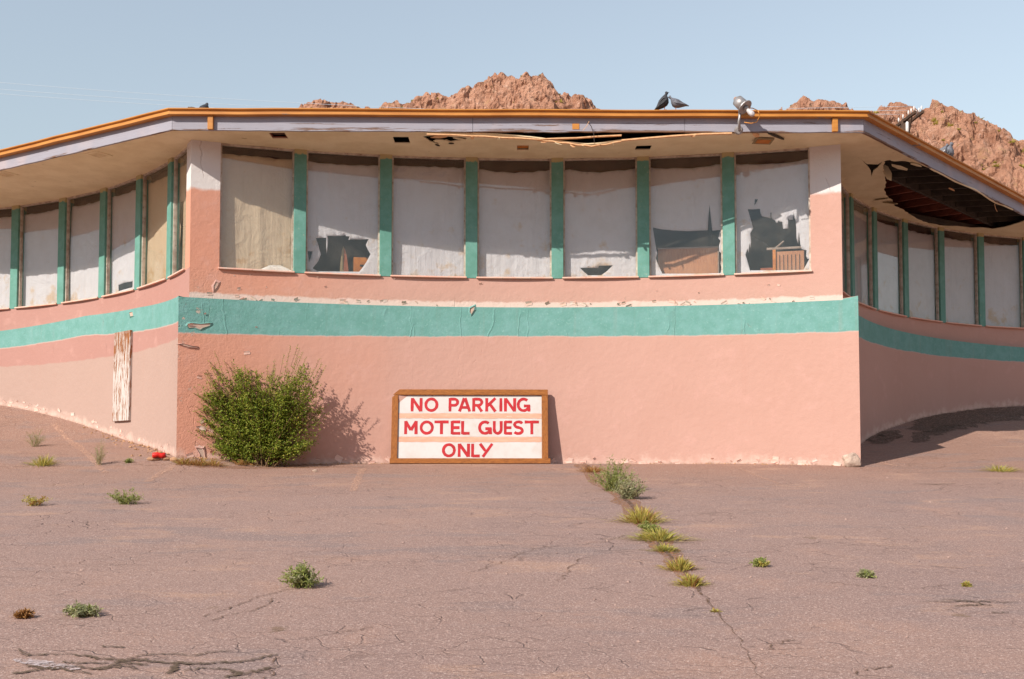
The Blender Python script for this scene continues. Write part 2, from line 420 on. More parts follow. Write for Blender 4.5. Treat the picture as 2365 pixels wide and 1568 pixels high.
def mk_asphalt():
    t = NT('weathered_asphalt'); X, Y, Z = t.xyz()
    col = t.mix(t.step(t.noise(.28, 5, .6), .35, .7), srgb(150, 121, 110), srgb(142, 116, 108))
    col = t.mix(t.math('MULTIPLY', t.step(t.noise(.9, 5, .7), .5, .75), .55), col, srgb(170, 131, 112))
    farside = t.math('MULTIPLY', t.step(Y, -5.0, 1.0), .75)
    col = t.mix(farside, col, t.mix(t.noise(1.1, 5, .65), srgb(144, 106, 87), srgb(152, 115, 98)))
    col = t.mix(t.math('MULTIPLY', t.step(t.noise(2.6, 6, .75), .6, .78), .5), col, srgb(116, 92, 82))
    col = t.mix(t.math('MULTIPLY', t.step(t.noise(.45, 6, .7, vec=t.mapv((1, 2.2, 1), loc=(7, 3, 0))), .52, .64), .5), col, srgb(122, 108, 106))
    col = t.mix(t.math('MULTIPLY', t.step(t.noise(.7, 6, .7, vec=t.mapv((1, 1.8, 1), loc=(17, 9, 0))), .55, .68), .55), col, srgb(176, 138, 116))
    # aggregate
    sp = t.noise(150, 2, .7); sp2 = t.noise(60, 4, .75)
    col = t.mix(t.math('MULTIPLY', t.step(sp2, .53, .63), .75), col, srgb(202, 174, 162))
    col = t.mix(t.math('MULTIPLY', t.step(sp, .47, .34), .85), col, srgb(92, 74, 68))
    col = t.mix(t.math('MULTIPLY', t.step(t.noise(38, 4, .7), .44, .30), .6), col, srgb(98, 80, 74))
    # small dark and rusty spots
    spot = t.step(t.voro(1.15, 'F1', vec=t.vadd(t.pos, t.noisec(9, 3), .18)), .085, .05)
    keep = t.step(t.noise(.8, 2), .50, .56)
    col = t.mix(t.math('MULTIPLY', t.math('MULTIPLY', spot, keep), .5), col, srgb(104, 82, 58))
    # fine cracks
    wp = t.vadd(t.pos, t.noisec(1.6, 5), .55)
    e = t.voro(.62, vec=t.mapv((.8, 1.5, 0), vec=wp))
    crk = t.math('MULTIPLY', t.step(e, .008, .001), t.math('MULTIPLY', t.step(t.noise(.5, 3), .46, .62), t.step(t.noise(6, 4), .4, .55)))
    e3 = t.voro(3.6, vec=t.mapv((.8, 1.5, 0), vec=wp))
    crk = t.math('MAXIMUM', crk, t.math('MULTIPLY', t.step(e3, .03, .004), t.math('MULTIPLY', t.step(t.noise(.9, 4, .6, vec=t.mapv((1, 1, 1), loc=(4, 8, 2))), .47, .62), .6)))
    e2 = t.voro(1.9, vec=t.mapv((.8, 1.4, 0), vec=wp))
    crk = t.math('MAXIMUM', crk, t.math('MULTIPLY', t.step(e2, .016, .003), t.math('MULTIPLY', t.step(t.noise(.7, 3), .50, .64), t.step(t.noise(5, 4), .42, .58))))
    col = t.mix(t.math('MULTIPLY', crk, .45), col, srgb(84, 64, 56))
    h = t.math('ADD', t.math('MULTIPLY', sp2, .5), t.math('MULTIPLY', sp, .25))
    h = t.math('ADD', h, t.math('MULTIPLY', t.noise(9, 5, .65), .9))
    h = t.math('SUBTRACT', h, t.math('MULTIPLY', crk, .8))
    return t.done(t.bsdf(col, .92, t.bump(h, .8, .016), spec=.2))
M['asphalt'] = mk_asphalt()
def worn_paint(name, c, a, b):
    t = NT(name)
    k = t.bsdf(c, .9, t.bump(t.noise(60, 4), .5, .008), spec=.15)
    tr = t.n('BsdfTransparent'); mx = t.n('MixShader')
    t.set(mx.inputs[0], t.step(t.noise(26, 6, .8), a, b)); t.t.links.new(tr.outputs[0], mx.inputs[1]); t.t.links.new(k, mx.inputs[2])
    return t.done(mx.outputs[0])
M['line'] = worn_paint('faded_line_paint', srgb(198, 156, 134), .44, .62)
M['crackdirt'] = worn_paint('sandy_dirt', srgb(150, 108, 80), .42, .62)
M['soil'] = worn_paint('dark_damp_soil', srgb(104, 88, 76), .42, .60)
M['dark_mark'] = worn_paint('dark_ground_mark', srgb(94, 78, 64), .34, .58)  # dark brown of the branching ground strips, broken up by noise
M['crack'] = worn_paint('crack_dirt', srgb(108, 84, 70), .44, .56)
M['bare'] = worn_paint('pale_worn_patch', srgb(176, 160, 158), .40, .62)
def mk_rock():
    t = NT('hill_rock')
    col = t.mix(t.step(t.noise(.55, 6, .7), .35, .65), srgb(196, 146, 120), srgb(174, 124, 99))
    col = t.mix(t.step(t.noise(1.8, 5, .7), .52, .72), col, srgb(216, 174, 152))
    col = t.mix(t.math('MULTIPLY', t.step(t.noise(.9, 5, .7), .56, .7), .6), col, srgb(178, 136, 84))
    col = t.mix(t.math('MULTIPLY', t.step(t.noise(2.9, 6, .75), .58, .64), .85), col, srgb(84, 54, 42))
    h = t.math('ADD', t.noise(2.2, 8, .75), t.math('MULTIPLY', t.voro(2.4, 'F1'), -.6))
    return t.done(t.bsdf(col, .95, t.bump(h, 1.0, .5), spec=.15))
M['rock'] = mk_rock()
def foliage(name, a, b, c, tl=.35, scale=18):
    t = NT(name)
    col = t.mix(t.step(t.noise(scale, 3), .38, .62), a, b)
    col = t.mix(t.step(t.noise(scale * 2.3, 2), .54, .64), col, c)
    k = t.bsdf(col, .6, spec=.25); n = t.n('BsdfTranslucent'); t.set(n.inputs['Color'], col)
    mx = t.n('MixShader'); mx.inputs[0].default_value = tl
    t.t.links.new(k, mx.inputs[1]); t.t.links.new(n.outputs[0], mx.inputs[2]); return t.done(mx.outputs[0])
M['bush_leaf'] = foliage('bush_leaves', srgb(98, 118, 34), srgb(130, 142, 46), srgb(186, 172, 74))
M['weed_green'] = foliage('weed_green', srgb(132, 142, 72), srgb(152, 158, 90), srgb(178, 170, 110))
M['weed_grey'] = foliage('weed_greygreen', srgb(146, 146, 106), srgb(162, 160, 122), srgb(184, 172, 136))
M['weed_yellow'] = foliage('weed_yellow', srgb(184, 168, 82), srgb(160, 152, 74), srgb(198, 170, 100))
M['weed_dry'] = foliage('weed_dry', srgb(172, 128, 76), srgb(150, 104, 58), srgb(190, 150, 98))
M['weed_pale'] = foliage('weed_pale', srgb(164, 150, 108), srgb(146, 138, 96), srgb(178, 158, 124))
M['stem'] = simple('stem_bark', srgb(118, 90, 62), srgb(92, 70, 50), 20, .85)
M['wood_frame'] = simple('stained_sign_timber', srgb(154, 94, 42), srgb(124, 72, 32), 6, .75, 30, .5, .005, stretch=(2, 2, 14), extra=(srgb(112, 62, 28), 3, .64, .72))
M['wood_frame_v'] = simple('stained_sign_timber_upright', srgb(154, 94, 42), srgb(124, 72, 32), 6, .75, 30, .5, .005, stretch=(14, 14, 2), extra=(srgb(112, 62, 28), 3, .64, .72))
M['sign_white'] = simple('sign_white_board', srgb(198, 191, 187), srgb(190, 181, 175), 4, .7, 30, .15, .003, extra=(srgb(192, 172, 158), 4, .56, .8))
M['sign_strip'] = simple('sign_bare_strip', srgb(206, 160, 136), srgb(196, 146, 122), 5, .8, stretch=(1, 1, 6), extra=(srgb(222, 200, 188), 7, .62, .68))
M['red'] = simple('red_sign_paint', srgb(178, 34, 40), srgb(162, 28, 34), 8, .6, 30, .1, .002)
def mk_plank():
    t = NT('peeling_white_plank')
    vec = t.mapv((34, 34, 3.2))
    X, Y, Z = t.xyz()
    topw = t.math('MULTIPLY', t.step(Z, 3.4, 4.2), .07)
    n = t.math('ADD', t.noise(1, 6, .7, vec=vec), topw)
    col = t.mix(t.step(n, .51, .57), srgb(190, 179, 172), t.mix(t.noise(12, 3), srgb(156, 98, 52), srgb(118, 70, 42)))
    return t.done(t.bsdf(col, .8, t.bump(t.math('MULTIPLY', t.step(n, .55, .61), -1.0), .7, .006)))
M['plank'] = mk_plank()
M['metal'] = simple('grey_metal', srgb(168, 162, 160), srgb(140, 134, 132), 12, .45, metal=.5)
M['glass_bulb'] = simple('lamp_glass', srgb(206, 198, 196), srgb(170, 160, 160), 30, .15, spec=.8)
M['wire'] = simple('overhead_cable', srgb(186, 196, 204), None, 5, .6)
M['cord'] = simple('orange_cord', srgb(206, 136, 60), None, 5, .6)
M['black_wire'] = simple('black_cord', srgb(50, 42, 40), None, 5, .6)
M['pole_wood'] = simple('pole_timber', srgb(84, 62, 48), srgb(64, 48, 38), 6, .9)
M['insul'] = simple('porcelain', srgb(214, 206, 200), srgb(190, 180, 176), 9, .35)
M['pig_dark'] = simple('pigeon_dark', srgb(46, 46, 50), srgb(66, 64, 66), 40, .7)
M['pig_grey'] = simple('pigeon_grey', srgb(112, 112, 118), srgb(84, 84, 92), 30, .7)
M['pig_pale'] = simple('pigeon_pale', srgb(196, 192, 190), srgb(150, 148, 150), 30, .7)
M['stone'] = simple('pale_rubble', srgb(186, 162, 146), srgb(166, 142, 126), 12, .9, 14, .8, .02)
M['tanstone'] = simple('tan_rubble', srgb(176, 134, 100), srgb(140, 102, 78), 9, .9, 14, .8, .02)
M['gravel'] = simple('gravel', srgb(170, 140, 128), srgb(128, 104, 96), 30, .9)
M['redcan'] = simple('red_can', srgb(206, 40, 30), srgb(178, 34, 28), 14, .4, 12, .6, .01)
M['panel_brown'] = simple('brown_laminate', srgb(170, 118, 84), srgb(152, 102, 74), 5, .6, 30, .15, .003, stretch=(10, 10, 1.5))
M['orange_brown'] = simple('rust_orange_vinyl', srgb(190, 116, 44), srgb(160, 92, 38), 5, .5)
M['chair_a'] = simple('tan_upholstery', srgb(150, 132, 98), srgb(128, 110, 84), 20, .9)
M['chair_b'] = simple('rust_upholstery', srgb(150, 84, 58), srgb(128, 70, 50), 20, .9)
M['rail'] = simple('varnished_rail', srgb(150, 132, 120), srgb(120, 100, 88), 9, .5)
M['crumple'] = simple('crumpled_paper', srgb(226, 218, 210), srgb(210, 200, 190), 9, .9)

# ------------------------------------------------------------------ ground
def axis(fine0, fine1, step, lo, hi, grow=1.25):
    a = list(np.arange(fine0, fine1 + 1e-6, step)); d = step
    while a[-1] < hi: d *= grow; a.append(a[-1] + d)
    d = step; b = []
    x = fine0
    while x > lo: d *= grow; x -= d; b.append(x)
    return np.array(b[::-1] + a)
gx = axis(-16, 16, .25, -420, 420); gy = axis(-17, 10, .25, -420, 420)
GX, GY = np.meshgrid(gx, gy)
GZ = gz(GX, GY)
GZ = np.where(GY > 30, np.maximum(GZ, GZ + .12 * (np.minimum(GY, 60) - 30)), GZ)
mb = MB()
mb.v = [tuple(p) for p in np.stack([GX, GY, GZ], -1).reshape(-1, 3)]
nx = len(gx)
for j in range(len(gy) - 1):
    for i in range(nx - 1):
        a = j * nx + i; mb.face((a, a + 1, a + nx + 1, a + nx))
ground = mb.build('parking_lot', M['asphalt'], smooth=True)
tag(ground, 'cracked pinkish grey asphalt lot sloping up to the building', kind='structure')

def ground_strip(name, pts, widths, mat_, lift=.004, sub=6, wob=.0, parent=ground):
    """ribbon lying on the ground; pts are ground (x, y)"""
    P = []
    for (a, b), (w0, w1) in zip(zip(pts, pts[1:]), zip(widths, widths[1:])):
        for k in range(sub):
            t = k / sub; P.append((a[0] + (b[0] - a[0]) * t + rnd.uniform(-wob, wob), a[1] + (b[1] - a[1]) * t + rnd.uniform(-wob, wob), (w0 + (w1 - w0) * t) * rnd.uniform(.7, 1.3)))
    P.append((pts[-1][0], pts[-1][1], widths[-1]))
    m = MB(); rows = []
    for i, (x, y, w) in enumerate(P):
        x0, y0, _ = P[max(i - 1, 0)]; x1, y1, _ = P[min(i + 1, len(P) - 1)]
        d = Vector((x1 - x0, y1 - y0)); d = d.normalized() if d.length > 1e-6 else Vector((1, 0)); n = Vector((-d.y, d.x)) * w / 2
        rows.append([(x + n.x * s, y + n.y * s, gzf(x + n.x * s, y + n.y * s) + lift) for s in (-1, -.33, .33, 1)])
    m.grid(rows)
    o = fix_normals(m.build(name, mat_, parent))
    return o
def px_strip(name, pix, widths, mat_, lift=.005, sub=6, wob=.02):
    return ground_strip(name, [tuple(on_ground(*p)[:2]) for p in pix], widths, mat_, lift, sub, wob)
# faded parking lines
px_strip('painted_line', [(125, 978), (180, 1030), (245, 1092)], [.12, .12, .1], M['line'], wob=.004)
px_strip('painted_line', [(400, 1076), (372, 1092), (338, 1113)], [.1, .1, .1], M['line'], wob=.004)
px_strip('painted_line', [(838, 1083), (826, 1108), (815, 1135)], [.11, .1, .1], M['line'], wob=.004)
px_strip('painted_line', [(2010, 1062), (2060, 1075), (2110, 1080)], [.1, .09, .05], M['line'], wob=.004)
px_strip('painted_line', [(1698, 1078), (1745, 1098), (1800, 1118)], [.06, .05, .04], M['line'], wob=.004)
# the long crack the weeds grow in
px_strip('pavement_crack', [(1345, 1070), (1385, 1108), (1440, 1150), (1490, 1205), (1520, 1255), (1560, 1300), (1612, 1358), (1655, 1410), (1700, 1470), (1745, 1540), (1775, 1600)],
         [.04, .05, .05, .05, .04, .04, .03, .012, .008, .007, .006], M['crack'])
for pix in ([(730, 1357), (660, 1362), (600, 1378), (540, 1402), (470, 1425)], [(640, 1380), (585, 1408), (520, 1424), (455, 1440)],
            [(1490, 1232), (1440, 1238), (1400, 1250), (1330, 1260), (1250, 1264)], [(1250, 1264), (1200, 1280), (1150, 1302), (1080, 1325)],
            [(1340, 1290), (1310, 1320), (1290, 1345)], [(700, 1480), (770, 1462), (860, 1450)], [(640, 1520), (628, 1550), (610, 1575)], [(1900, 1345), (1960, 1350), (2080, 1360), (2200, 1352)],
            [(1995, 1086), (2080, 1092), (2180, 1091), (2260, 1090), (2364, 1092)], [(0, 1078), (90, 1077), (200, 1076), (300, 1074), (420, 1075)], [(1770, 1500), (1800, 1485), (1840, 1478)], [(1980, 1560), (2010, 1545), (2060, 1538)]):
    px_strip('pavement_crack', pix, [.011] * len(pix), M['crack'], lift=.006, wob=.03)
px_strip('soil_patch', [(1340, 1072), (1385, 1106), (1440, 1150), (1490, 1208), (1525, 1255), (1565, 1305), (1612, 1360)], [.2, .3, .3, .24, .26, .18, .05], M['crackdirt'], lift=.003, wob=.03)
px_strip('soil_patch', [(405, 1072), (470, 1078), (540, 1080), (640, 1080), (760, 1079), (890, 1078)], [.1, .22, .26, .24, .14, .06], M['crackdirt'], lift=.003, wob=.03)
# flat dark branching strips laid over the asphalt
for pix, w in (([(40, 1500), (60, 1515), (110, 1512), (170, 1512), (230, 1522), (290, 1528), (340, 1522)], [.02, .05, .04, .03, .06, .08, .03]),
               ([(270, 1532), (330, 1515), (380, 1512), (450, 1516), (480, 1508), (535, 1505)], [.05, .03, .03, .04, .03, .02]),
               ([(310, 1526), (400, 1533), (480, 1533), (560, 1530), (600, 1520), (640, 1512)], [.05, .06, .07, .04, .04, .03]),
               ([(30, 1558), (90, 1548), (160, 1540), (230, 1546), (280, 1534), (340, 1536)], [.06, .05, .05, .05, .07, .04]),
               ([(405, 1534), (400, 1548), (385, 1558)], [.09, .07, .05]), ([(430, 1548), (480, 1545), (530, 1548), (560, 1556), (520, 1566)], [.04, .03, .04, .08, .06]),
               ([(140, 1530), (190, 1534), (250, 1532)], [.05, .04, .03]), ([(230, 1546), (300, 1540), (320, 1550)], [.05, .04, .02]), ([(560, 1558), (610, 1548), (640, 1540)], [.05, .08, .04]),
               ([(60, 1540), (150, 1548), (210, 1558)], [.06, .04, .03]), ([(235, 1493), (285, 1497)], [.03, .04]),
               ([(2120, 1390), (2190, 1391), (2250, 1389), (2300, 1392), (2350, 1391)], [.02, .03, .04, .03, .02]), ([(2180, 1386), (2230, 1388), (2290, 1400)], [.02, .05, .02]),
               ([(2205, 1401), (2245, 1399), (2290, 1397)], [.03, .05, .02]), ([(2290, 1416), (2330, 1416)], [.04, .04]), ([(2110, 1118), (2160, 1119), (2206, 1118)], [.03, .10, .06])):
    px_strip('dark_branch', pix, [k * .5 for k in w], M['dark_mark'], lift=.007, sub=7, wob=.018)
px_strip('worn_patch', [(30, 1524), (80, 1532), (130, 1540), (185, 1546)], [.04, .10, .10, .03], M['bare'], lift=.007)

# loose stones on the asphalt
mb = MB()
def pebble(m, c, r):
    k = [m.vert((c[0] + r * rnd.uniform(.6, 1.2) * math.cos(a), c[1] + r * rnd.uniform(.6, 1.2) * math.sin(a), c[2] + rnd.uniform(0, .3) * r)) for a in (0, 1.26, 2.5, 3.77, 5.0)]
    t = m.vert((c[0] + rnd.uniform(-.2, .2) * r, c[1], c[2] + r * rnd.uniform(.6, 1.1)))
    for i in range(5): m.face((k[i], k[(i + 1) % 5], t))
for _ in range(900):
    x = rnd.uniform(-13, 13); y = rnd.uniform(-13, 1.2); pebble(mb, (x, y, gzf(x, y) - .001), rnd.choice((.006, .008, .01, .014, .018)))
tag(mb.build('loose_gravel', M['gravel']), 'tiny loose stones scattered over the asphalt', 'gravel', kind='stuff')

# ------------------------------------------------------------------ plan of the building
AL, AR = Vector((-5.15, .52)), Vector((5.35, .77))
WING = {'F': (Vector((.4499, -14.0508)), 15.6099, AL, -1), 'L': (Vector((-13.7013, -4.066)), 9.7034, AL, 1), 'R': (Vector((13.7967, -.4623)), 8.5361, AR, -1)}
def ang(w, p): c = WING[w][0]; return math.atan2(p.y - c.y, p.x - c.x)
def arc(w, s, o=0.0):
    c, R, A, sg = WING[w]; a = ang(w, A) + sg * s / R
    return Vector((c.x + (R - o) * math.cos(a), c.y + (R - o) * math.sin(a)))
def s_of(w, p): c, R, A, sg = WING[w]; return (ang(w, p) - ang(w, A)) * sg * R
S_END = {'F': s_of('F', AR), 'L': 10.4, 'R': 11.6}
def corner(w1, w2, o, near):
    c1, r1 = WING[w1][0], WING[w1][1] - o; c2, r2 = WING[w2][0], WING[w2][1] - o
    d = (c2 - c1); L = d.length; a = (r1 * r1 - r2 * r2 + L * L) / (2 * L); h2 = r1 * r1 - a * a
    h = math.sqrt(max(h2, 0)); m = c1 + d * (a / L); n = Vector((-d.y, d.x)) / L
    return min((m + n * h, m - n * h), key=lambda p: (p - near).length)
def wing_path(w, o, n=48):
    pL, pR = corner('F', 'L', o, AL), corner('F', 'R', o, AR)
    s0 = s_of(w, {'F': pL, 'L': pL, 'R': pR}[w]); s1 = s_of('F', pR) if w == 'F' else S_END[w]
    return [(s0 + (s1 - s0) * i / n, arc(w, s0 + (s1 - s0) * i / n, o)) for i in range(n + 1)]
Z_LEDGE, Z_SILL, Z_SOF = 4.56, 5.08, 7.145
def band(w, x):
    if w == 'F': return 4.56 + .02, np.interp(x, [-5.3, -.2, 5.5], [3.985, 4.075, 4.045])
    if w == 'L': return np.interp(x, [-10.05, -7.9, -6.5, -5.3], [4.62, 4.735, 4.68, 4.575]), np.interp(x, [-10.05, -7.9, -5.3], [4.27, 4.37, 4.165])
    return np.interp(x, [5.4, 6.5, 8.5, 11.3], [4.6, 4.74, 4.70, 4.635]), np.interp(x, [5.5, 6.5, 8.5, 11.3], [4.2, 4.33, 4.32, 4.31])
def wearv(w, s, z):
    v = 0.0
    if w == 'F':
        p = arc('F', s)
        v = max(0, 1 - (p.x + 5.2) / 1.6) if p.x < -3.6 else 0
        v = max(v, .55 * max(0, 1 - abs(z - 4.7) / .25))
        v = max(v, .5 * max(0, 1 - (z - 2.0) / .35))
    if w == 'L': v = max(0, .6 * (1 - (s) / .5), .45 * max(0, 1 - (z - gzf(*arc('L', s, .2))) / .4))
    return v

motel = thing('motel_building', (0, 3.0, 2.0), 'abandoned pink motel with teal stripe, concave walls and sagging flat roof', 'building')

def wall_part(name, w, o_out, o_in, zb, zt, mat_, dirty):
    out = wing_path(w, o_out, 64); inn = wing_path(w, o_in, 64); NZ = 16
    m = MB(); hb = []; bt = []; bb = []; we = []
    def put(p, z, s):
        g = gzf(p.x, p.y); t_, b_ = band(w, p.x)
        hb.append(z - g if dirty else 9.0); bt.append(t_); bb.append(b_); we.append(wearv(w, s, z)); return m.vert((p.x, p.y, z))
    cols = []
    for (s, p) in out:
        z0 = zb if zb is not None else gzf(p.x, p.y) - .5
        z1 = zt if zt is not None else float(band(w, p.x)[0])
        cols.append([put(p, z0 + (z1 - z0) * k / NZ, s) for k in range(NZ + 1)])
    for a, b in zip(cols, cols[1:]):
        for k in range(NZ): m.face((a[k], b[k], b[k + 1], a[k + 1]))
    ic = []
    for (s, p), (s2, q) in zip(inn, out):
        z0 = zb if zb is not None else gzf(q.x, q.y) - .5
        z1 = zt if zt is not None else float(band(w, q.x)[0])
        ic.append((put(p, z0, s), put(p, z1, s)))
    for (a, b), (c, d), ca, cb in zip(ic, ic[1:], cols, cols[1:]):
        m.face((a, b, d, c)); m.face((ca[-1], cb[-1], d, b)); m.face((ca[0], a, c, cb[0]))
    for i in (0, -1): m.face([cols[i][k] for k in range(NZ + 1)] + [ic[i][1], ic[i][0]])
    return fix_normals(m.build(name, mat_, motel, smooth=False, attrs={'hb': hb, 'bt': bt, 'bb': bb, 'wear': we}))
def shade_by_angle(o, a=.5):
    me = o.data; me.polygons.foreach_set('use_smooth', [True] * len(me.polygons))
    bm = bmesh.new(); bm.from_mesh(me)
    for e in bm.edges:
        if len(e.link_faces) == 2 and e.calc_face_angle(0) > a: e.smooth = False
    bm.to_mesh(me); bm.free(); return o
for w, ml, mu in (('F', 'wall_front_low', 'wall_front_up'), ('L', 'wall_left', 'wall_left'), ('R', 'wall_right', 'wall_right')):
    shade_by_angle(wall_part('lower_wall', w, .2, -.2, None, Z_LEDGE if w == 'F' else None, M[ml], True))
    shade_by_angle(wall_part('upper_wall', w, 0, -.22, 4.3, Z_SILL, M[mu], False))

# corner posts
def post(sw1, sw2):
    (w1, s1), (w2, s2) = sw1, sw2
    A = WING[w2][2]
    cor = lambda o: corner('F', w2, o, A)
    sA = [s1 * i / 6 for i in range(7)] if w1 != 'F' else None
    fa = [arc('F', s) for s in np.linspace(s_of('F', A), s1, 6)]
    wa = [arc(w2, s) for s in np.linspace(s2, 0, 6)]
    fi = [arc('F', s, -.24) for s in np.linspace(s1, s_of('F', cor(-.24)), 4)]
    wi = [arc(w2, s, -.24) for s in np.linspace(s_of(w2, cor(-.24)), s2, 4)][1:]
    return wa[:-1] + fa + fi + wi
def attrs_for(m): n = len(m.v); return {'hb': [9.0] * n, 'bt': [0.0] * n, 'bb': [0.0] * n, 'wear': [.25] * n}
for pl in (post(('F', .46), ('L', .30)), post(('F', S_END['F'] - .49), ('R', .35))):
    m = MB(); m.prism([(p.x, p.y) for p in pl], Z_SILL - .003, 7.152)
    fix_normals(m.build('corner_post', M['post'], motel, attrs=attrs_for(m)))
for w in 'LR':
    m = MB(); pl = [arc(w, s, 0) for s in np.linspace(S_END[w] - .4, S_END[w], 4)] + [arc(w, s, -.24) for s in np.linspace(S_END[w], S_END[w] - .4, 4)]
    m.prism([(p.x, p.y) for p in pl], Z_SILL - .003, 7.152); fix_normals(m.build('corner_post', M['post'], motel, attrs=attrs_for(m)))

# mullions, windows
MUL = {'F': [1.7405, 3.1535, 4.5948, 6.0472, 7.4924, 8.9057], 'L': [1.253, 2.635, 3.924, 5.208, 6.521, 7.83, 9.1], 'R': [.85, 2.12, 3.39, 4.74, 6.083, 7.381, 8.614, 9.88]}
EDGE = {'F': (.46, S_END['F'] - .49), 'L': (.30, S_END['L'] - .4), 'R': (.35, S_END['R'] - .4)}
MW = {'F': .20, 'L': .19, 'R': .17}
def frame_at(w, s):
    p = arc(w, s); q = arc(w, s, .1); n = (q - p).normalized()          # n points outdoors
    return p, n, Vector((-n.y, n.x)) * -1
WINDOWS = {}
for w in 'FLR':
    for s in MUL[w]:
        p, n, u = frame_at(w, s); c = p + n * (-.095)
        m = MB(); m.box((c.x, c.y, (Z_SILL + 7.15) / 2), (MW[w], .21, 7.15 - Z_SILL + .004), Matrix.Rotation(math.atan2(n.y, n.x) + math.pi / 2, 3, 'Z'))
        bevel(m.build('mullion', M['mullion'], motel), .006)
    ed = [EDGE[w][0] - .001] + [x for s in MUL[w] for x in (s - MW[w] / 2, s + MW[w] / 2)] + [EDGE[w][1] + .001]
    WINDOWS[w] = []
    for k in range(0, len(ed), 2):
        s0, s1 = ed[k], ed[k + 1]
        a, b = arc(w, s0, -.065), arc(w, s1, -.065); d = (b - a); L = d.length; d = d / L; n = Vector((-d.y, d.x))
        if n.dot(WING[w][0] - a) < 0: n = -n
        R3 = Matrix.Rotation(math.atan2(d.y, d.x), 3, 'Z'); cen = (a + b) / 2
        z0, z1 = Z_SILL, 7.148
        fw = .028
        m = MB()
        for off in (-1, 1):
            q = cen + d * (L / 2 - fw / 2) * off; m.box((q.x, q.y, (z0 + z1) / 2), (fw, .06, z1 - z0), R3)
        m.box((cen.x, cen.y, z0 + fw / 2 + .002), (L - 2 * fw - .002, .058, fw), R3)
        m.box((cen.x, cen.y, z1 - fw / 2 - .004), (L - 2 * fw - .002, .058, fw), R3)
        win = m.build('window', M['frame'], motel)
        m = MB(); m.box((cen.x, cen.y, (z0 + z1) / 2), (L - 2 * fw + .01, .006, z1 - z0 - 2 * fw + .01), R3); m.build('pane', M['glass'], win)
        m = MB(); q = cen + n * .058; m.box((q.x, q.y, z0 + .008), (L + .03, .10, .026), R3); bevel(m.build('window_sill', M['sill'], win), .004)
        q = cen - n * .19; m = MB(); m.box((q.x, q.y, 7.0), (L + .16, .03, .30), R3); m.build('header_board', M['header'], win)
        WINDOWS[w].append((a, b, d, n, L))

# ------------------------------------------------------------------ roof
EL, EFL, EFR, ER = Vector((-14.6, 5.69)), Vector((-5.309, 0)), Vector((5.532, .131)), Vector((13.47, 8.85))
BACK = [Vector((9.5, 19.0)), Vector((-13.0, 16.0))]
EAVE = [EL, EFL, EFR, ER]
def off_pts(o):
    """eave polyline moved outwards by o, mitred"""
    res = []
    ns = []
    for a, b in zip(EAVE, EAVE[1:]):
        d = (b - a).normalized(); ns.append(Vector((d.y, -d.x)))
    for i, p in enumerate(EAVE):
        if i == 0: res.append(p + ns[0] * o)
        elif i == len(EAVE) - 1: res.append(p + ns[-1] * o)
        else:
            n = (ns[i - 1] + ns[i]).normalized(); res.append(p + n * (o / n.dot(ns[i])))
    return res
fo, fi = off_pts(0), off_pts(-.045)
def fascia(i, t0, t1, zlo=7.14):
    a0, a1 = fo[i].lerp(fo[i + 1], t0), fo[i].lerp(fo[i + 1], t1); b0, b1 = fi[i].lerp(fi[i + 1], t0), fi[i].lerp(fi[i + 1], t1)
    m = MB(); n = 24; g = .003 / (fo[i + 1] - fo[i]).length
    A = [fo[i].lerp(fo[i + 1], t0 + g + (t1 - t0 - 2 * g) * k / n) for k in range(n + 1)]; B = [fi[i].lerp(fi[i + 1], t0 + g + (t1 - t0 - 2 * g) * k / n) for k in range(n + 1)]
    r = random.Random(i * 7 + int(t0 * 100))
    zl = [zlo + r.uniform(-.004, .006) - .012 * math.sin(math.pi * min(1, max(0, (A[k].x + 5.3) / 10.8))) * (i == 1) for k in range(n + 1)]
    idx = []
    for k in range(n + 1):
        idx.append([m.vert((A[k].x, A[k].y, zl[k])), m.vert((A[k].x, A[k].y, 7.40)), m.vert((B[k].x, B[k].y, 7.40)), m.vert((B[k].x, B[k].y, zl[k]))])
    for k in range(n):
        for e in range(4): m.face((idx[k][e], idx[k + 1][e], idx[k + 1][(e + 1) % 4], idx[k][(e + 1) % 4]))
    m.face(idx[0][::-1]); m.face(idx[-1])
    return fix_normals(m.build('fascia_board', M['fascia'], motel))
fascia(0, 0, .5); fascia(0, .5, 1); fascia(1, 0, .433); fascia(1, .433, .74); fascia(1, .74, 1); fascia(2, 0, .45); fascia(2, .45, 1)
GP = [(.002, 7.352), (.085, 7.352), (.10, 7.358), (.10, 7.372), (.082, 7.376), (.082, 7.424), (.108, 7.43), (.115, 7.438), (.115, 7.452), (.10, 7.456), (.002, 7.456)]
for i in range(3):
    m = MB(); n = 20; rows = []
    for k in range(n + 1):
        r = random.Random(i * 100 + k); dz = r.uniform(-.004, .004) if 0 < k < n else 0
        rows.append([m.vert((*off_pts(o)[i].lerp(off_pts(o)[i + 1], k / n), z + dz)) for o, z in GP])
    for a, b in zip(rows, rows[1:]):
        for e in range(len(GP)): m.face((a[e], b[e], b[(e + 1) % len(GP)], a[(e + 1) % len(GP)]))
    m.face(rows[0][::-1]); m.face(rows[-1]); fix_normals(m.build('gutter', M['orange'], motel))
def eave_box(x, wd, z0, z1, dep, mat_, name):
    t = (x - EFL.x) / (EFR.x - EFL.x); p = EFL.lerp(EFR, t); d = (EFR - EFL).normalized()
    m = MB(); m.box((p.x, p.y - dep / 2 - .002, (z0 + z1) / 2), (wd, dep, z1 - z0), Matrix.Rotation(math.atan2(d.y, d.x), 3, 'Z'))
    return bevel(m.build(name, mat_, motel), .004)
eave_box(-4.70, .085, 7.135, 7.351, .06, M['orange'], 'gutter_bracket')
eave_box(5.07, .085, 7.135, 7.351, .06, M['orange'], 'gutter_bracket')
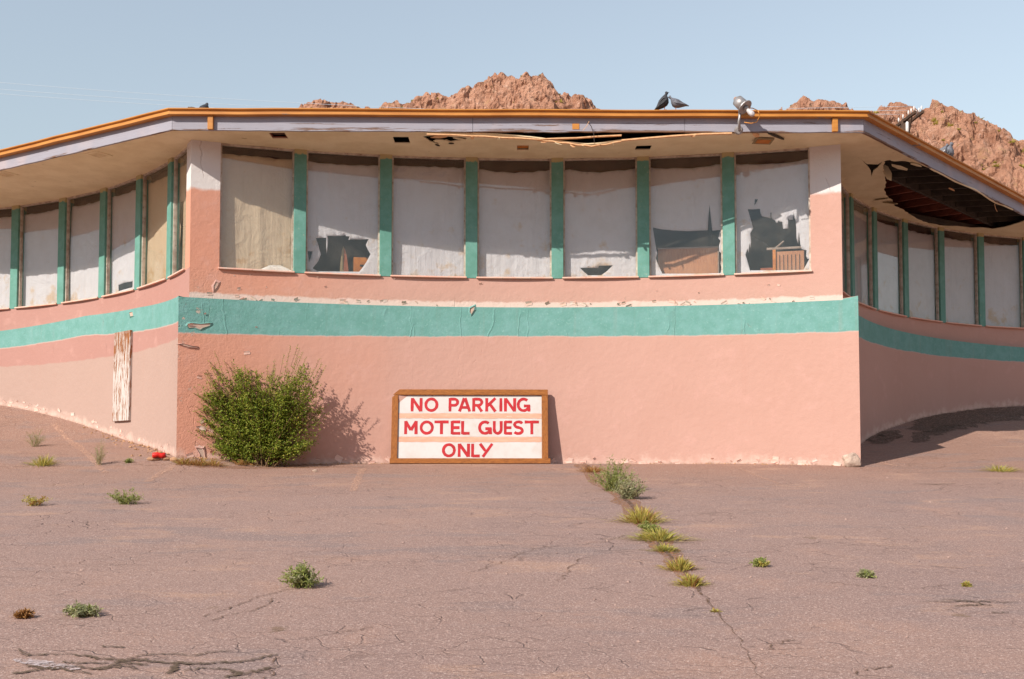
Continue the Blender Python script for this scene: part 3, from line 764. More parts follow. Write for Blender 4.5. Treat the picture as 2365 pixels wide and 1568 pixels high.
eave_box(1.0, .11, 7.17, 7.26, .004, M['orange'], 'paint_patch')

# deck: low hip, hidden above the gutter
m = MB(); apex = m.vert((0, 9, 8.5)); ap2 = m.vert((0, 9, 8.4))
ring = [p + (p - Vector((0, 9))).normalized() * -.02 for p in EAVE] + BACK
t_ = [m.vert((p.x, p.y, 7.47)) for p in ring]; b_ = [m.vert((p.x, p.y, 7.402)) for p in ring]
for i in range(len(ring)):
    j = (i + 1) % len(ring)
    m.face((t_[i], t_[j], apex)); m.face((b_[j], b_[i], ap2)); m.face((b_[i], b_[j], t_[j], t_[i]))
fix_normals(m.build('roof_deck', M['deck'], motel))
# the rest of the shell
m = MB()
endL, endR = arc('L', S_END['L'], -.1), arc('R', S_END['R'], -.1)
loop = [endL, Vector((-12.2, 15.0)), Vector((8.8, 18.0)), endR]
for a, b in zip(loop, loop[1:]):
    d = (b - a).normalized(); n = Vector((-d.y, d.x)) * .1
    m.prism([(a + n).to_tuple(), (b + n).to_tuple(), (b - n).to_tuple(), (a - n).to_tuple()], 1.0, 7.16)
fix_normals(m.build('rear_wall', M['wall_right'], motel, attrs={'hb': [9.] * len(m.v), 'bt': [0.] * len(m.v), 'bb': [0.] * len(m.v), 'wear': [0.] * len(m.v)}))
inner = [p for s, p in wing_path('L', -.21, 20)][::-1] + [p for s, p in wing_path('F', -.21, 20)][1:] + [p for s, p in wing_path('R', -.21, 20)][1:] + [Vector((8.8, 17.9)), Vector((-12.1, 14.9))]
m = MB(); m.prism([p.to_tuple() for p in inner], 4.62, 4.75); fix_normals(m.build('interior_floor', M['inside_floor'], motel))
m = MB(); m.prism([p.to_tuple() for p in inner], 7.165, 7.2); fix_normals(m.build('interior_ceiling', M['inside_wall'], motel))
m = MB()
for a, b in ((Vector((-6.2, 8.2)), Vector((-2.0, 5.2))), (Vector((-2.0, 5.2)), Vector((4.0, 5.4))), (Vector((4.0, 5.4)), Vector((7.2, 11.0)))):
    d = (b - a).normalized(); n = Vector((-d.y, d.x)) * .06; m.prism([(a + n).to_tuple(), (b + n).to_tuple(), (b - n).to_tuple(), (a - n).to_tuple()], 4.751, 7.164)
fix_normals(m.build('interior_partition', M['inside_wall'], motel))

# soffit: one sheet with vent holes, a big collapsed hole, and a sagging front edge
def z3(x, y, sx=4.612, ox=2000, oy=240): return ((x / sx + ox) * .9456, (y / sx + oy) * .9456)
HOLE = [at_z(*z3(*p), Z_SOF).to_2d() for p in ((725, 715), (760, 700), (800, 695), (850, 712), (930, 708), (1000, 715), (1060, 735), (1150, 752), (1250, 800), (1400, 873), (1550, 945), (1770, 1035), (1930, 1140), (2060, 1195), (2200, 1262), (2330, 1318),
        (2400, 1345), (2420, 1362), (2306, 1385), (2180, 1425), (2080, 1455), (1950, 1475), (1820, 1462), (1700, 1465), (1560, 1445), (1400, 1440), (1230, 1415), (1130, 1378), (1050, 1330), (960, 1270), (850, 1215), (830, 1160), (770, 1110), (735, 1050), (746, 970), (738, 900))]
HOLE_S = [at_z(*z3(*p), Z_SOF).to_2d() for p in ((470, 685), (540, 742), (600, 745), (660, 748), (718, 712), (700, 735), (650, 790), (612, 815), (590, 880), (580, 820), (550, 775))]
def vent_rect(px, py, wd=.25, dp=.32, rot=0):
    c = at_z(px, py, Z_SOF).to_2d(); ca, sa = math.cos(rot), math.sin(rot)
    return [(c.x + ca * x - sa * y, c.y + sa * x + ca * y) for x, y in ((-wd / 2, -dp / 2), (wd / 2, -dp / 2), (wd / 2, dp / 2), (-wd / 2, dp / 2))]
RL = math.atan2(EL.y - EFL.y, EL.x - EFL.x)
VENTS = [vent_rect(643, 314), vent_rect(927, 324), vent_rect(1207, 337, .22, .30), vent_rect(1485, 337)]
LVENTS = [vent_rect(226, 357, .26, .26, RL), vent_rect(12, 402, .26, .26, RL), ]
TEAR = [at_z(x, y, Z_SOF).to_2d() for x, y in ((975, 315), (1000, 312), (1035, 313), (1080, 316), (1068, 321), (1040, 326), (1030, 322), (1010, 331), (992, 325))]
soff_in = [p for s, p in wing_path('L', -.1, 30)][::-1] + [p for s, p in wing_path('F', -.1, 40)][1:] + [p for s, p in wing_path('R', -.1, 30)][1:]
fe = off_pts(-.05)
front_edge = [fe[1].lerp(fe[2], k / 60) for k in range(61)]
outline = [tuple(p) for p in [fe[0]] + front_edge + [fe[3]]] + [tuple(p) for p in soff_in[::-1]]
def sag(x, y):
    A = np.interp(x, [-1.5, -1.3, -.63, -.15, .39, .72, 1.02, 1.22, 1.45, 1.68, 1.99, 2.47, 2.93, 3.4, 3.9], [0, .015, .03, .05, .09, .15, .19, .208, .18, .14, .115, .072, .042, .02, 0])
    t = max(0, min(1, 1 - (y - .1) / 1.25)); r = A * t ** 1.3
    r += .010 * mnoise.noise(Vector((x * 1.1, y * 1.1, 3))) + .004 * mnoise.noise(Vector((x * 4, y * 4, 9)))
    return r
def jag(L, amp, seed):
    r = random.Random(seed); out = []
    for i in range(len(L)):
        a = Vector(L[i]); b = Vector(L[(i + 1) % len(L)]); out.append(tuple(a)); d = b - a; k = int(d.length / .12)
        for j in range(1, k + 1):
            q = a + d * (j / (k + 1)); out.append((q.x + r.uniform(-amp, amp), q.y + r.uniform(-amp, amp)))
    return out
soff = slab('soffit', outline, [jag(HOLE, .02, 1), [tuple(p) for p in HOLE_S], jag(TEAR, .012, 3)] + VENTS, .28,
            lambda u, v: (u, v, Z_SOF - sag(u, v)), lambda u, v: (u, v, Z_SOF + .016 - sag(u, v)), M['soffit'], motel)
# vents set in the soffit
for i, L in enumerate(VENTS + LVENTS):
    c = sum((Vector(p) for p in L), Vector((0, 0))) / 4
    if i in (0, 2) or i >= 4:
        m = MB(); zz = Z_SOF - sag(c.x, c.y)
        o_ = [c + (Vector(p) - c) * (1.28 if i >= 2 else 1.02) for p in L]; q_ = [c + (Vector(p) - c) * .86 for p in L]
        lo, hi = (zz - .008, zz + .002) if i >= 2 else (zz + .02, zz + .03)
        for k in range(4):
            j = (k + 1) % 4; m.prism([tuple(o_[k]), tuple(o_[j]), tuple(q_[j]), tuple(q_[k])], lo, hi)
        fr = fix_normals(m.build('vent', M['soffit'] if i >= 2 else M['rafter'], motel))
        m = MB(); m.prism([tuple(c + (p - c) * .99) for p in q_], lo + .003 + (.004 if i >= 4 else .03), hi + .002 + (.003 if i >= 4 else .03)); m.build('vent_screen', M['orange_brown'] if i == 2 else M['header'] if i == 0 else M['soffit'], fr)
        if i >= 4:
            for k in range(1, 6):
                m = MB(); a = q_[0].lerp(q_[3], k / 6); b = q_[1].lerp(q_[2], k / 6); d = (b - a).normalized(); n = Vector((-d.y, d.x)) * .004
                m.prism([tuple(a + n), tuple(b + n), tuple(b - n), tuple(a - n)], lo, lo + .006); fix_normals(m.build('louvre', M['soffit'], fr))
# hanging vent cover and torn board layers
def scrap(name, c, size, rot, mat_, seed, pts=7, thick=.008):
    r = random.Random(seed); m = MB(); n = pts
    out = [Vector((size[0] * math.cos(2 * math.pi * k / n) * r.uniform(.75, 1.1), size[1] * math.sin(2 * math.pi * k / n) * r.uniform(.7, 1.1), 0)) for k in range(n)]
    E_ = Matrix.Rotation(rot[2], 3, 'Z') @ Matrix.Rotation(rot[1], 3, 'Y') @ Matrix.Rotation(rot[0], 3, 'X')
    a = [m.vert(Vector(c) + E_ @ p) for p in out]; b = [m.vert(Vector(c) + E_ @ (p + Vector((0, 0, thick)))) for p in out]
    m.face(a[::-1]); m.face(b)
    for k in range(n): m.face((a[k], a[(k + 1) % n], b[(k + 1) % n], b[k]))
    return fix_normals(m.build(name, mat_, motel))
p = at_z(1762, 321, Z_SOF)
m = MB(); m.box((p.x, p.y, p.z - .035), (.30, .22, .012), Matrix.Rotation(-.12, 3, 'X') @ Matrix.Rotation(.1, 3, 'Z')); vc = m.build('vent_cover', M['chair_a'], motel)
m = MB(); m.box((p.x, p.y, p.z - .044), (.22, .14, .004), Matrix.Rotation(-.12, 3, 'X') @ Matrix.Rotation(.1, 3, 'Z')); m.build('vent_screen', M['orange_brown'], vc)
for k, (px, py, sx, sy, rx, mt) in enumerate(((1015, 314, .14, .10, .10, 'raw'), (1020, 324, .14, .08, -.08, 'soffit'), (1060, 318, .12, .06, .12, 'soffit'), (1042, 329, .06, .04, 0, 'dark_void'), (1790, 312, .3, .05, .1, 'dark_void'), (1745, 310, .12, .05, -.15, 'raw'),
                                              (1010, 333, .07, .03, .0, 'dark_void'))):
    q = at_z(px, py, Z_SOF); scrap('torn_board', (q.x, q.y, q.z - .02), (sx, sy), (rx, .05 * (k % 3 - 1), .2 * k), M[mt], 40 + k, 8)
# loose edge trim hanging below the fascia
def trim(pix, y, h, mat_, name='edge_trim', dep=.05):
    m = MB(); rows = []
    for x, yy in pix:
        q = at_y(x, yy, y); rows.append([m.vert((q.x, q.y, q.z)), m.vert((q.x, q.y, q.z + h)), m.vert((q.x, q.y + dep, q.z + h)), m.vert((q.x, q.y + dep, q.z))])
    for a, b in zip(rows, rows[1:]):
        for e in range(4): m.face((a[e], b[e], b[(e + 1) % 4], a[(e + 1) % 4]))
    m.face(rows[0][::-1]); m.face(rows[-1]); return fix_normals(m.build(name, mat_, motel))
trim([(985, 310.5), (1050, 312.2), (1087, 314.5), (1120, 315.2), (1160, 318.4), (1200, 319.6), (1240, 322.4), (1290, 320.2), (1330, 319.2), (1380, 315.6), (1435, 313)], .06, .017, M['raw'])
trim([(1435, 325), (1480, 321), (1552, 315), (1620, 310.5), (1690, 308.5)], .08, .022, M['raw'])
trim([(1240, 323), (1258, 326), (1275, 326.6), (1290, 330), (1312, 331), (1335, 335.6), (1350, 335.8), (1365, 338.6), (1382, 335.2), (1400, 334.2), (1418, 329.4), (1434, 327)], .075, .018, M['raw'])
trim([(300, 320), (200, 343), (100, 366), (0, 391)], .0, .012, M['raw'], dep=.02) if False else None
for k, (px, py, sx, sy) in enumerate(((1255, 328, .05, .03), (1290, 331, .07, .03), (1322, 336, .05, .04), (1350, 339, .08, .03), (1385, 338, .05, .03), (1415, 332, .06, .02), (1090, 318, .07, .03), (1150, 320, .05, .02), (1600, 313, .05, .02))):
    q = at_y(px, py, .09); scrap('torn_board', (q.x, q.y, q.z - .008), (sx, sy), (.5 + .2 * (k % 3), .15 * (k % 2), .3 * k), M['soffit' if k % 2 else 'raw'], 90 + k, 7, .006)
# rafters over the collapsed right-hand soffit
eR = (ER - EFR).normalized(); nR = Vector((-eR.y, eR.x))          # nR points to the wall
def beam(name, a, b, z0, z1, wd, mat_, za=0, zb_=0):
    d = (b - a).normalized(); n = Vector((-d.y, d.x)) * wd / 2
    m = MB(); P = [a + n, b + n, b - n, a - n]; dz = [za, zb_, zb_, za]
    m.prism([p.to_tuple() for p in P], [z0 + k for k in dz], [z1 + k for k in dz]); return fix_normals(m.build(name, mat_, motel))
for k in range(3, 18):
    base = EFR + eR * (.6 * k + .2)
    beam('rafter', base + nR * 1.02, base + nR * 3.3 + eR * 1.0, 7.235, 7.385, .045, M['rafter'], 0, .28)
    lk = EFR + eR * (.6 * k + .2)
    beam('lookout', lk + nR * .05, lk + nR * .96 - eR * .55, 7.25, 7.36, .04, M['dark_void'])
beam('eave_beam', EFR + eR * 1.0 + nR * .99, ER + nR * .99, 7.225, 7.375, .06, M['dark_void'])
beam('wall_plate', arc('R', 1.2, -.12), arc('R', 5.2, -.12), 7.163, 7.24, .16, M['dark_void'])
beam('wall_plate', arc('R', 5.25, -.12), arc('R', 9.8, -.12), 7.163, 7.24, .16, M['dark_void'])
# hanging scraps round the hole
for k, (zx, zy, sx, sy, rot) in enumerate(((910, 765, .22, .13, (.25, .1, .6)), (765, 820, .1, .22, (1.1, .1, .3)), (1490, 1010, .16, .04, (.3, 0, .9)), (700, 1130, .2, .08, (.2, 0, -.6)), (800, 1165, .16, .14, (.35, .2, -.4)), (1090, 735, .2, .06, (.2, 0, .7)))):
    q = at_z(*z3(zx, zy), Z_SOF); scrap('torn_board', (q.x, q.y, q.z - .03), (sx, sy), rot, M['soffit'] if k != 2 else M['raw'], 60 + k, 6)
def zz3(pts, z): return [at_z(*z3(*p), z) for p in pts]
m = MB(); m.tube(zz3([(1250, 790), (1400, 865), (1530, 938), (1760, 1030), (1850, 1090), (1920, 1140), (1990, 1180), (2080, 1210), (2180, 1255)], Z_SOF - .012), .014, 6); m.build('edge_trim', M['soffit'], motel)
m = MB(); m.tube(zz3([(1975, 1190), (1985, 1240), (2005, 1275)], Z_SOF - .05), .006, 5); m.build('hanging_wire', M['raw'], motel)
m = MB(); q0 = at_y(1357, 281, -.02); m.tube([q0, q0 + Vector((.05, -.03, -.08)), q0 + Vector((.09, -.03, -.2)), q0 + Vector((.10, -.02, -.33))], .006, 5); m.build('hanging_wire', M['black_wire'], motel)
m = MB(); m.tube([q0 + Vector((.02, -.02, .0)), q0 + Vector((-.02, -.03, -.08)), q0 + Vector((-.08, -.03, -.15))], .004, 5); m.build('hanging_wire', M['raw'], motel)
# gravel and felt showing over the gutter
m = MB()
for _ in range(700):
    i = rnd.choice((0, 1, 1, 1)); t = rnd.random() * (.9 if i else 1); p = fo[i].lerp(fo[i + 1], t); n = Vector((0, 1))
    pebble(m, (p.x + rnd.uniform(-.1, .1), p.y + rnd.uniform(.02, .12), 7.462), rnd.uniform(.008, .024))
tag(m.build('roof_gravel', M['gravel'], motel), kind='stuff')

# peeling paint along the ledge and the foot of the front wall
m = MB()
def flake(P, n, size, curl):
    n3 = Vector((n.x, n.y, 0)); u = Vector((-n.y, n.x, 0)); a = rnd.uniform(-.6, .6)
    e1 = (u * math.cos(a) + Vector((0, 0, 1)) * math.sin(a)) * size; e2 = (u * -math.sin(a) + Vector((0, 0, 1)) * math.cos(a)) * size * rnd.uniform(.3, .7)
    rows = []
    for i in range(3):
        rows.append([P + e1 * (j / 2 - .5) * rnd.uniform(.8, 1.1) + e2 * (i / 2 - .5) + n3 * (.003 + curl * (i / 2) ** 2 + rnd.uniform(0, .002)) for j in range(3)])
    m.grid(rows)
for _ in range(46):
    s = rnd.uniform(.05, S_END['F'] - .05); z = rnd.choice((4.60, 4.63, 4.66)) + rnd.uniform(-.02, .02)
    p = arc('F', s, .001); n = frame_at('F', s)[1]; flake(Vector((p.x, p.y, z)), n, rnd.uniform(.03, .11), rnd.uniform(.01, .035))
for _ in range(60):
    s = rnd.uniform(.0, S_END['F']); p = arc('F', s, .201); g = gzf(p.x, p.y); n = frame_at('F', s)[1]
    flake(Vector((p.x, p.y, g + rnd.uniform(.0, .10))), n, rnd.uniform(.04, .14), rnd.uniform(.008, .025))
for _ in range(24):
    s = rnd.triangular(-.1, 1.3, .2); p = arc('F', s, .201); g = gzf(p.x, p.y); n = frame_at('F', s)[1]
    flake(Vector((p.x, p.y, g + rnd.choice((rnd.uniform(.02, .5), rnd.uniform(.02, 2.3))))), n, rnd.uniform(.03, .10), rnd.uniform(.008, .03))
for _ in range(12):
    s = rnd.uniform(.3, S_END['F'] - .4); p = arc('F', s, .001); n = frame_at('F', s)[1]; flake(Vector((p.x, p.y, Z_SILL - rnd.uniform(.03, .35))), n, rnd.uniform(.02, .07), rnd.uniform(.008, .02))
for _ in range(40):
    s = rnd.uniform(.3, 7.5); p = arc('L', s, .201); g = gzf(p.x, p.y); n = frame_at('L', s)[1]
    flake(Vector((p.x, p.y, g + rnd.uniform(.0, .16))), n, rnd.uniform(.03, .1), rnd.uniform(.006, .02))
tag(m.build('peeling_paint', [simple('paint_flakes', srgb(228, 182, 164), srgb(220, 196, 184), 6, .8)], motel), kind='stuff')
def wall_patch(w, pix, mat_, off=.204):
    c, Rr, A, sg = WING[w]; pts = []
    for x, y in pix:
        r = ray(x, y); oc = Vector((CAMP.x - c.x, CAMP.y - c.y)); dd = r.to_2d(); RR = Rr - off
        a = dd.dot(dd); b = 2 * oc.dot(dd); cc = oc.dot(oc) - RR * RR; t = (-b + math.sqrt(b * b - 4 * a * cc)) / (2 * a); pts.append(CAMP + r * t)
    m = MB(); cen = sum(pts, Vector()) / len(pts); n = (c - cen.to_2d()).normalized(); n3 = Vector((n.x, n.y, 0))
    inn = [m.vert(p - n3 * .002) for p in pts]; m.face(inn)
    rim = [m.vert(p + n3 * rnd.uniform(.006, .02) + (p - cen) * .03) for p in pts]; outr = [m.vert(p - n3 * .004 + (p - cen).normalized() * rnd.uniform(.02, .05)) for p in pts]
    for k in range(len(pts)):
        j = (k + 1) % len(pts); m.face((inn[k], inn[j], rim[j], rim[k]), 1); m.face((rim[k], rim[j], outr[j], outr[k]), 1)
    return fix_normals(m.build('plaster_patch', mat_, motel))
M['flake_pink'] = simple('pink_flake', PINK, PINK2, 6, .8); M['flake_teal'] = simple('teal_flake', TEAL, TEAL2, 6, .8)
M['plaster'] = simple('bare_plaster', srgb(196, 168, 150), srgb(172, 146, 132), 8, .9)
wall_patch('F', [(432, 752), (440, 746), (462, 748), (486, 746), (484, 752), (468, 757), (462, 761), (450, 756), (436, 757)], [M['plaster'], M['flake_teal']])
wall_patch('F', [(452, 1034), (462, 1036), (470, 1034), (472, 1048), (474, 1062), (458, 1062), (462, 1050), (456, 1040)], [M['plaster'], M['flake_pink']])
wall_patch('F', [(413, 795), (422, 793), (440, 798), (456, 800), (452, 803), (436, 801)], [M['plaster'], M['flake_pink']])
wall_patch('F', [(493, 660), (498, 650), (505, 654), (500, 664), (493, 672)], [M['plaster'], M['flake_pink']], .004)
wall_patch('F', [(1085, 712), (1096, 706), (1094, 716), (1088, 726), (1084, 720)], [M['plaster'], M['flake_teal']])
wall_patch('L', [(298, 722), (306, 720), (308, 729), (301, 731)], [M['plaster'], M['flake_teal']])

# dark soil washed along the foot of the shaded right wall
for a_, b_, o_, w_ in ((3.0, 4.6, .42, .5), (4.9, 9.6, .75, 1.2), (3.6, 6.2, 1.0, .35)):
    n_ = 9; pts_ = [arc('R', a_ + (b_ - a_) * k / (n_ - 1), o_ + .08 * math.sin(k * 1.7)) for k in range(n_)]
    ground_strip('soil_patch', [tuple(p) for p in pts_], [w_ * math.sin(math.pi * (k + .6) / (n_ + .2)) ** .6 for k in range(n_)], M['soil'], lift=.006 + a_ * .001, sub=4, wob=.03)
# ------------------------------------------------------------------ curtains and what stands behind the glass
def S(x, y, k, ox, oy): return ((x / k + ox) * .9456, (y / k + oy) * .9456)
CURT = {}
def curtain(w, i, label, mat_='cloth_white', gap=.075, top=7.0, holes=(), sagtop=.03, folds=0.0, seed=0, u0=-.10, u1=None, group=None):
    a, b, d, n, L = WINDOWS[w][i]
    P0 = Vector((a.x, a.y, 0)) - Vector((n.x, n.y, 0)) * gap; D3 = Vector((d.x, d.y, 0)); N3 = Vector((n.x, n.y, 0))
    u1 = L + .10 if u1 is None else u1; zb = 4.98
    def uv(px):
        q = on_plane(px[0], px[1], P0, N3); return ((q - P0).dot(D3), q.z)
    H = []
    for h in holes:
        r = random.Random(seed); hh = [uv(p) for p in h]
        H.append([(min(max(x, u0 + .02), u1 - .02), max(y, zb + .02)) for x, y in hh])
    r = random.Random(seed + 5)
    topl = [(u1 - (u1 - u0) * k / 14, top - sagtop * math.sin(math.pi * k / 14) + r.uniform(-.012, .012)) for k in range(15)]
    outline = [(u0, zb), (u0 + (u1 - u0) * .5, zb), (u1, zb)] + topl
    def disp(u, v):
        q = Vector((u * 1.7, v * .7, seed * 3.1)); e = .024 * mnoise.noise(q) + .016 * mnoise.noise(Vector((u * 7, v * .9, seed))) + .004 * mnoise.noise(Vector((u * 15, v * 4, seed)))
        if folds: t = max(0, (u / L - .45)) * max(0, 1 - (v - 5.0) / .95); e += folds * t * math.sin((u * 1.0 + (v - 5) * -.62) * 62)
        return max(-.055, min(.034, e))
    return tag(slab('curtain', outline, H, .055, lambda u, v: P0 + D3 * u + Vector((0, 0, v)) + N3 * disp(u, v), lambda u, v: P0 + D3 * u + Vector((0, 0, v)) + N3 * (disp(u, v) - .004), M[mat_], None, True), label, 'curtain', group)
Z2 = lambda x, y: S(x, y, 8.713, 730, 500)
Z5 = lambda x, y: S(x, y, 5.5, 1570, 480)
Z1 = lambda x, y: S(x, y, 2.8, 0, 200)
Z3b = lambda x, y: S(x, y, 2.8, 1150, 200)
GF = 'curtains in the front windows'
curtain('F', 0, 'yellowed curtain in the leftmost window of the front wall', 'cloth_yellow', seed=1, group=GF, sagtop=.0, folds=.02)
curtain('F', 1, 'white curtain with a ragged hole showing a chair back', seed=2, group=GF, holes=[[Z2(*p) for p in ((360, 710), (470, 706), (578, 705), (582, 900), (586, 1050), (600, 980), (618, 720), (600, 662), (800, 668), (940, 660), (1000, 640), (990, 668), (1075, 672), (1052, 745), (1080, 752), (1095, 735), (1300, 738), (1480, 733), (1420, 855), (1460, 950), (1520, 1050), (1440, 1210), (1350, 1340), (1280, 1425), (1000, 1425), (400, 1418), (290, 1350), (410, 1200), (465, 1055), (410, 860))],
        [Z2(*p) for p in ((185, 985), (290, 990), (250, 1110), (210, 1230))]])
curtain('F', 2, 'plain white curtain in the third front window with one vertical crease', seed=3, group=GF, sagtop=.0)
curtain('F', 3, 'white curtain with ochre stain at its foot, middle front window', seed=4, group=GF, sagtop=.07, folds=.07)
curtain('F', 4, 'white curtain with small boat shaped tear at the bottom, fifth front window', seed=5, group=GF, sagtop=.07, folds=.08, holes=[[Z3b(*p) for p in ((745, 1270), (810, 1271), (870, 1272), (875, 1256), (970, 1255), (930, 1292), (890, 1322), (800, 1322), (765, 1292))]])
curtain('F', 5, 'white curtain torn away over a brown panel, sixth front window', seed=6, group=GF, sagtop=.05, holes=[[Z5(*p) for p in ((130, 415), (250, 440), (400, 455), (600, 465), (868, 455), (880, 250), (895, 105), (910, 280), (930, 460), (1040, 450), (1025, 510), (1010, 560), (1040, 595), (1020, 660), (1022, 740), (1065, 770), (1040, 900), (1055, 960), (1040, 1030), (650, 1036), (260, 1036), (210, 930), (170, 830), (190, 770), (165, 640))]])
curtain('F', 6, 'shredded white curtain hanging in strips in the rightmost front window', seed=7, group=GF, sagtop=.06, holes=[[Z5(*p) for p in ((1405, 170), (1480, 172), (1570, 165), (1574, 210), (1595, 265), (1690, 285), (1712, 292), (1710, 215), (1724, 215), (1722, 275), (1745, 310), (1775, 318), (1785, 350), (1810, 352), (1820, 315), (1830, 338), (1870, 340), (1880, 435), (1950, 430), (1948, 288), (1962, 312), (2012, 312), (2018, 210), (2028, 295), (2045, 295), (2058, 420), (2060, 560), (2085, 645), (2092, 460), (2112, 640), (2130, 705), (2195, 722), (2190, 800), (2205, 835), (2232, 838), (2195, 910), (2155, 985), (1800, 990), (1435, 993), (1410, 890), (1375, 780), (1400, 700), (1420, 760), (1430, 620), (1445, 700), (1452, 600), (1440, 490), (1480, 430), (1445, 300))],
        [Z5(*p) for p in ((1500, 32), (1522, 38), (1545, 36), (1520, 80), (1495, 125))]])
GL = 'curtains in the left wing windows'
LL = ['yellow lit curtain with open gap beside the left corner post', 'tan curtain in the left wing window next to the one by the post', 'white curtain with a small square gap at its foot, left wing', 'white curtain in the left wing, fourth window from the corner post', 'white curtain in the left wing, fifth window from the corner post', 'white curtain cut by the left edge of the photo']
curtain('L', 0, LL[0], 'cloth_yellow', seed=21, group=GL, holes=[[Z1(*p) for p in ((1208, 825), (1250, 815), (1249, 1290), (1215, 1300), (1222, 1150), (1232, 990), (1215, 900))]])
curtain('L', 1, LL[1], 'cloth_yellow', seed=22, group=GL)
curtain('L', 2, LL[2], seed=23, group=GL, holes=[[Z1(*p) for p in ((808, 1388), (850, 1374), (902, 1362), (902, 1404), (850, 1420), (808, 1432))]])
for k in (3, 4, 5): curtain('L', k, LL[k], seed=21 + k, group=GL)
GR_ = 'curtains in the right wing windows'
for k, lb in enumerate(('shaded curtain sliver in the right wing, nearest to the corner post', 'shaded curtain in the right wing, second visible from the corner post', 'shaded curtain in the right wing below the left end of the roof hole', 'shaded white curtain in the right wing under the middle of the roof hole', 'shaded white curtain with dark crease, second from the right photo edge', 'shaded white curtain in the right wing at the right photo edge')):
    curtain('R', k + 2, lb, seed=40 + k, group=GR_)
def win_box(w, i, gap, pix, depth, zb=None):
    """axis frame behind window i: returns (P0,D3,N3) and the u,z rectangle seen through pix"""
    a, b, d, n, L = WINDOWS[w][i]
    P0 = Vector((a.x, a.y, 0)) - Vector((n.x, n.y, 0)) * gap; D3 = Vector((d.x, d.y, 0)); N3 = Vector((n.x, n.y, 0))
    q = [on_plane(p[0], p[1], P0, N3) for p in pix]; return P0, D3, N3, [((k - P0).dot(D3), k.z) for k in q]
def oriented(m, P0, D3, N3, u, dpt, z, size):
    Rm = Matrix((D3, -N3, Vector((0, 0, 1)))).transposed(); c = P0 + D3 * u - N3 * dpt + Vector((0, 0, z)); m.box(c, size, Rm)
# brown panel, window 6
P0, D3, N3, q = win_box('F', 5, .27, [Z5(200, 712), Z5(1000, 695)], .03)
zt = q[0][1]; uc = (q[0][0] + q[1][0]) / 2; wd = q[1][0] - q[0][0]
base = P0 + D3 * uc; o = thing('wall_panel', (base.x, base.y, 4.75), 'brown laminate panel standing behind the torn sixth front curtain', 'panel')
m = MB(); oriented(m, P0, D3, N3, uc, 0, (zt + 4.75) / 2, (wd, .03, zt - 4.75)); m.build('board', M['panel_brown'], o)
m = MB(); oriented(m, P0, D3, N3, uc, -.002, zt + .011, (wd + .01, .045, .02)); m.build('top_edge', M['rail'], o)
m = MB(); oriented(m, P0, D3, N3, uc + wd / 2 + .012, -.002, (zt + 4.75) / 2, (.022, .045, zt - 4.752)); m.build('side_edge', M['rail'], o)
# booth with rail and stick, window 7
P0, D3, N3, q = win_box('F', 6, .32, [Z5(1700, 705), Z5(2120, 705), Z5(1890, 600), Z5(1760, 710), Z5(1800, 755)], .03)
uA, uB, zt = q[0][0], q[1][0], q[0][1]
base = P0 + D3 * ((uA + uB) / 2); o = thing('dining_booth', (base.x, base.y, 4.75), 'brown padded booth with metal top rail behind the shredded curtain', 'booth')
m = MB(); oriented(m, P0, D3, N3, (uA + uB) / 2, 0, zt, (uB - uA + .1, .05, .035)); m.build('top_rail', M['rail'], o)
m = MB(); oriented(m, P0, D3, N3, q[3][0], 0, (zt + 4.73) / 2, (.05, .05, zt - 4.77)); m.build('upright', M['orange_brown'], o)
m = MB(); oriented(m, P0, D3, N3, (q[4][0] + uB) / 2, .05, (zt + 4.70) / 2, (uB - q[4][0] + .1, .08, zt - 4.80)); pad = m.build('back_pad', M['panel_brown'], o)
for k in range(6):
    m = MB(); oriented(m, P0, D3, N3, q[4][0] + .04 + k * (uB - q[4][0]) / 6, .006, (zt + 4.7) / 2 - .02, (.012, .012, zt - 4.88)); m.build('seam', M['header'], pad)
m = MB(); oriented(m, P0, D3, N3, q[3][0] - .13, .12, 5.0, (.2, .2, .5)); m.build('side_panel', M['chair_b'], o)
m = MB(); A = P0 + D3 * q[3][0] + Vector((0, 0, q[3][1])); B = P0 + D3 * q[2][0] + Vector((0, 0, q[2][1])); m.tube([A, B], .016, 6); m.build('stick', M['rail'], o)
# chair back and box, window 2
P0, D3, N3, q = win_box('F', 1, .31, [Z2(850, 1400), Z2(1070, 1400), Z2(960, 895), Z2(945, 1400), Z2(1210, 1120), Z2(1430, 1120)], .05)
u0_, u1_, zt, um = q[0][0], q[1][0], q[2][1], q[3][0]
base = P0 + D3 * um; o = thing('chair', (base.x, base.y, 4.75), 'round topped chair back, tan and rust, seen through the torn curtain', 'chair')
def arch(ua, ub, side):
    m = MB(); pts = []
    for k in range(9):
        t = k / 8
        if side < 0: pts.append((ua + (ub - ua) * t, 4.95 + (zt - 4.95) * min(1, (1 - (1 - t) ** 2.2) * 1.0)))
        else: pts.append((ua + (ub - ua) * t, 4.95 + (zt - .03 - 4.95) * (1 - t ** 2.2 * .9)))
    pts = [(ua, 4.90)] + pts + [(ub, 4.90)]
    f0 = [m.vert(P0 + D3 * u + Vector((0, 0, z)) + N3 * .04) for u, z in pts]; f1 = [m.vert(P0 + D3 * u + Vector((0, 0, z)) - N3 * .06) for u, z in pts]
    m.face(f0); m.face(f1[::-1])
    for k in range(len(pts)): j = (k + 1) % len(pts); m.face((f0[k], f0[j], f1[j], f1[k]))
    return m
fix_normals(arch(u0_, um - .002, -1).build('back_half', M['chair_a'], o)); fix_normals(arch(um + .002, u1_, 1).build('back_half', M['chair_b'], o))
for du in (-.1, .16):
    m = MB(); oriented(m, P0, D3, N3, um + du, 0, 4.84, (.04, .04, .18)); m.build('leg', M['dark_void'], o)
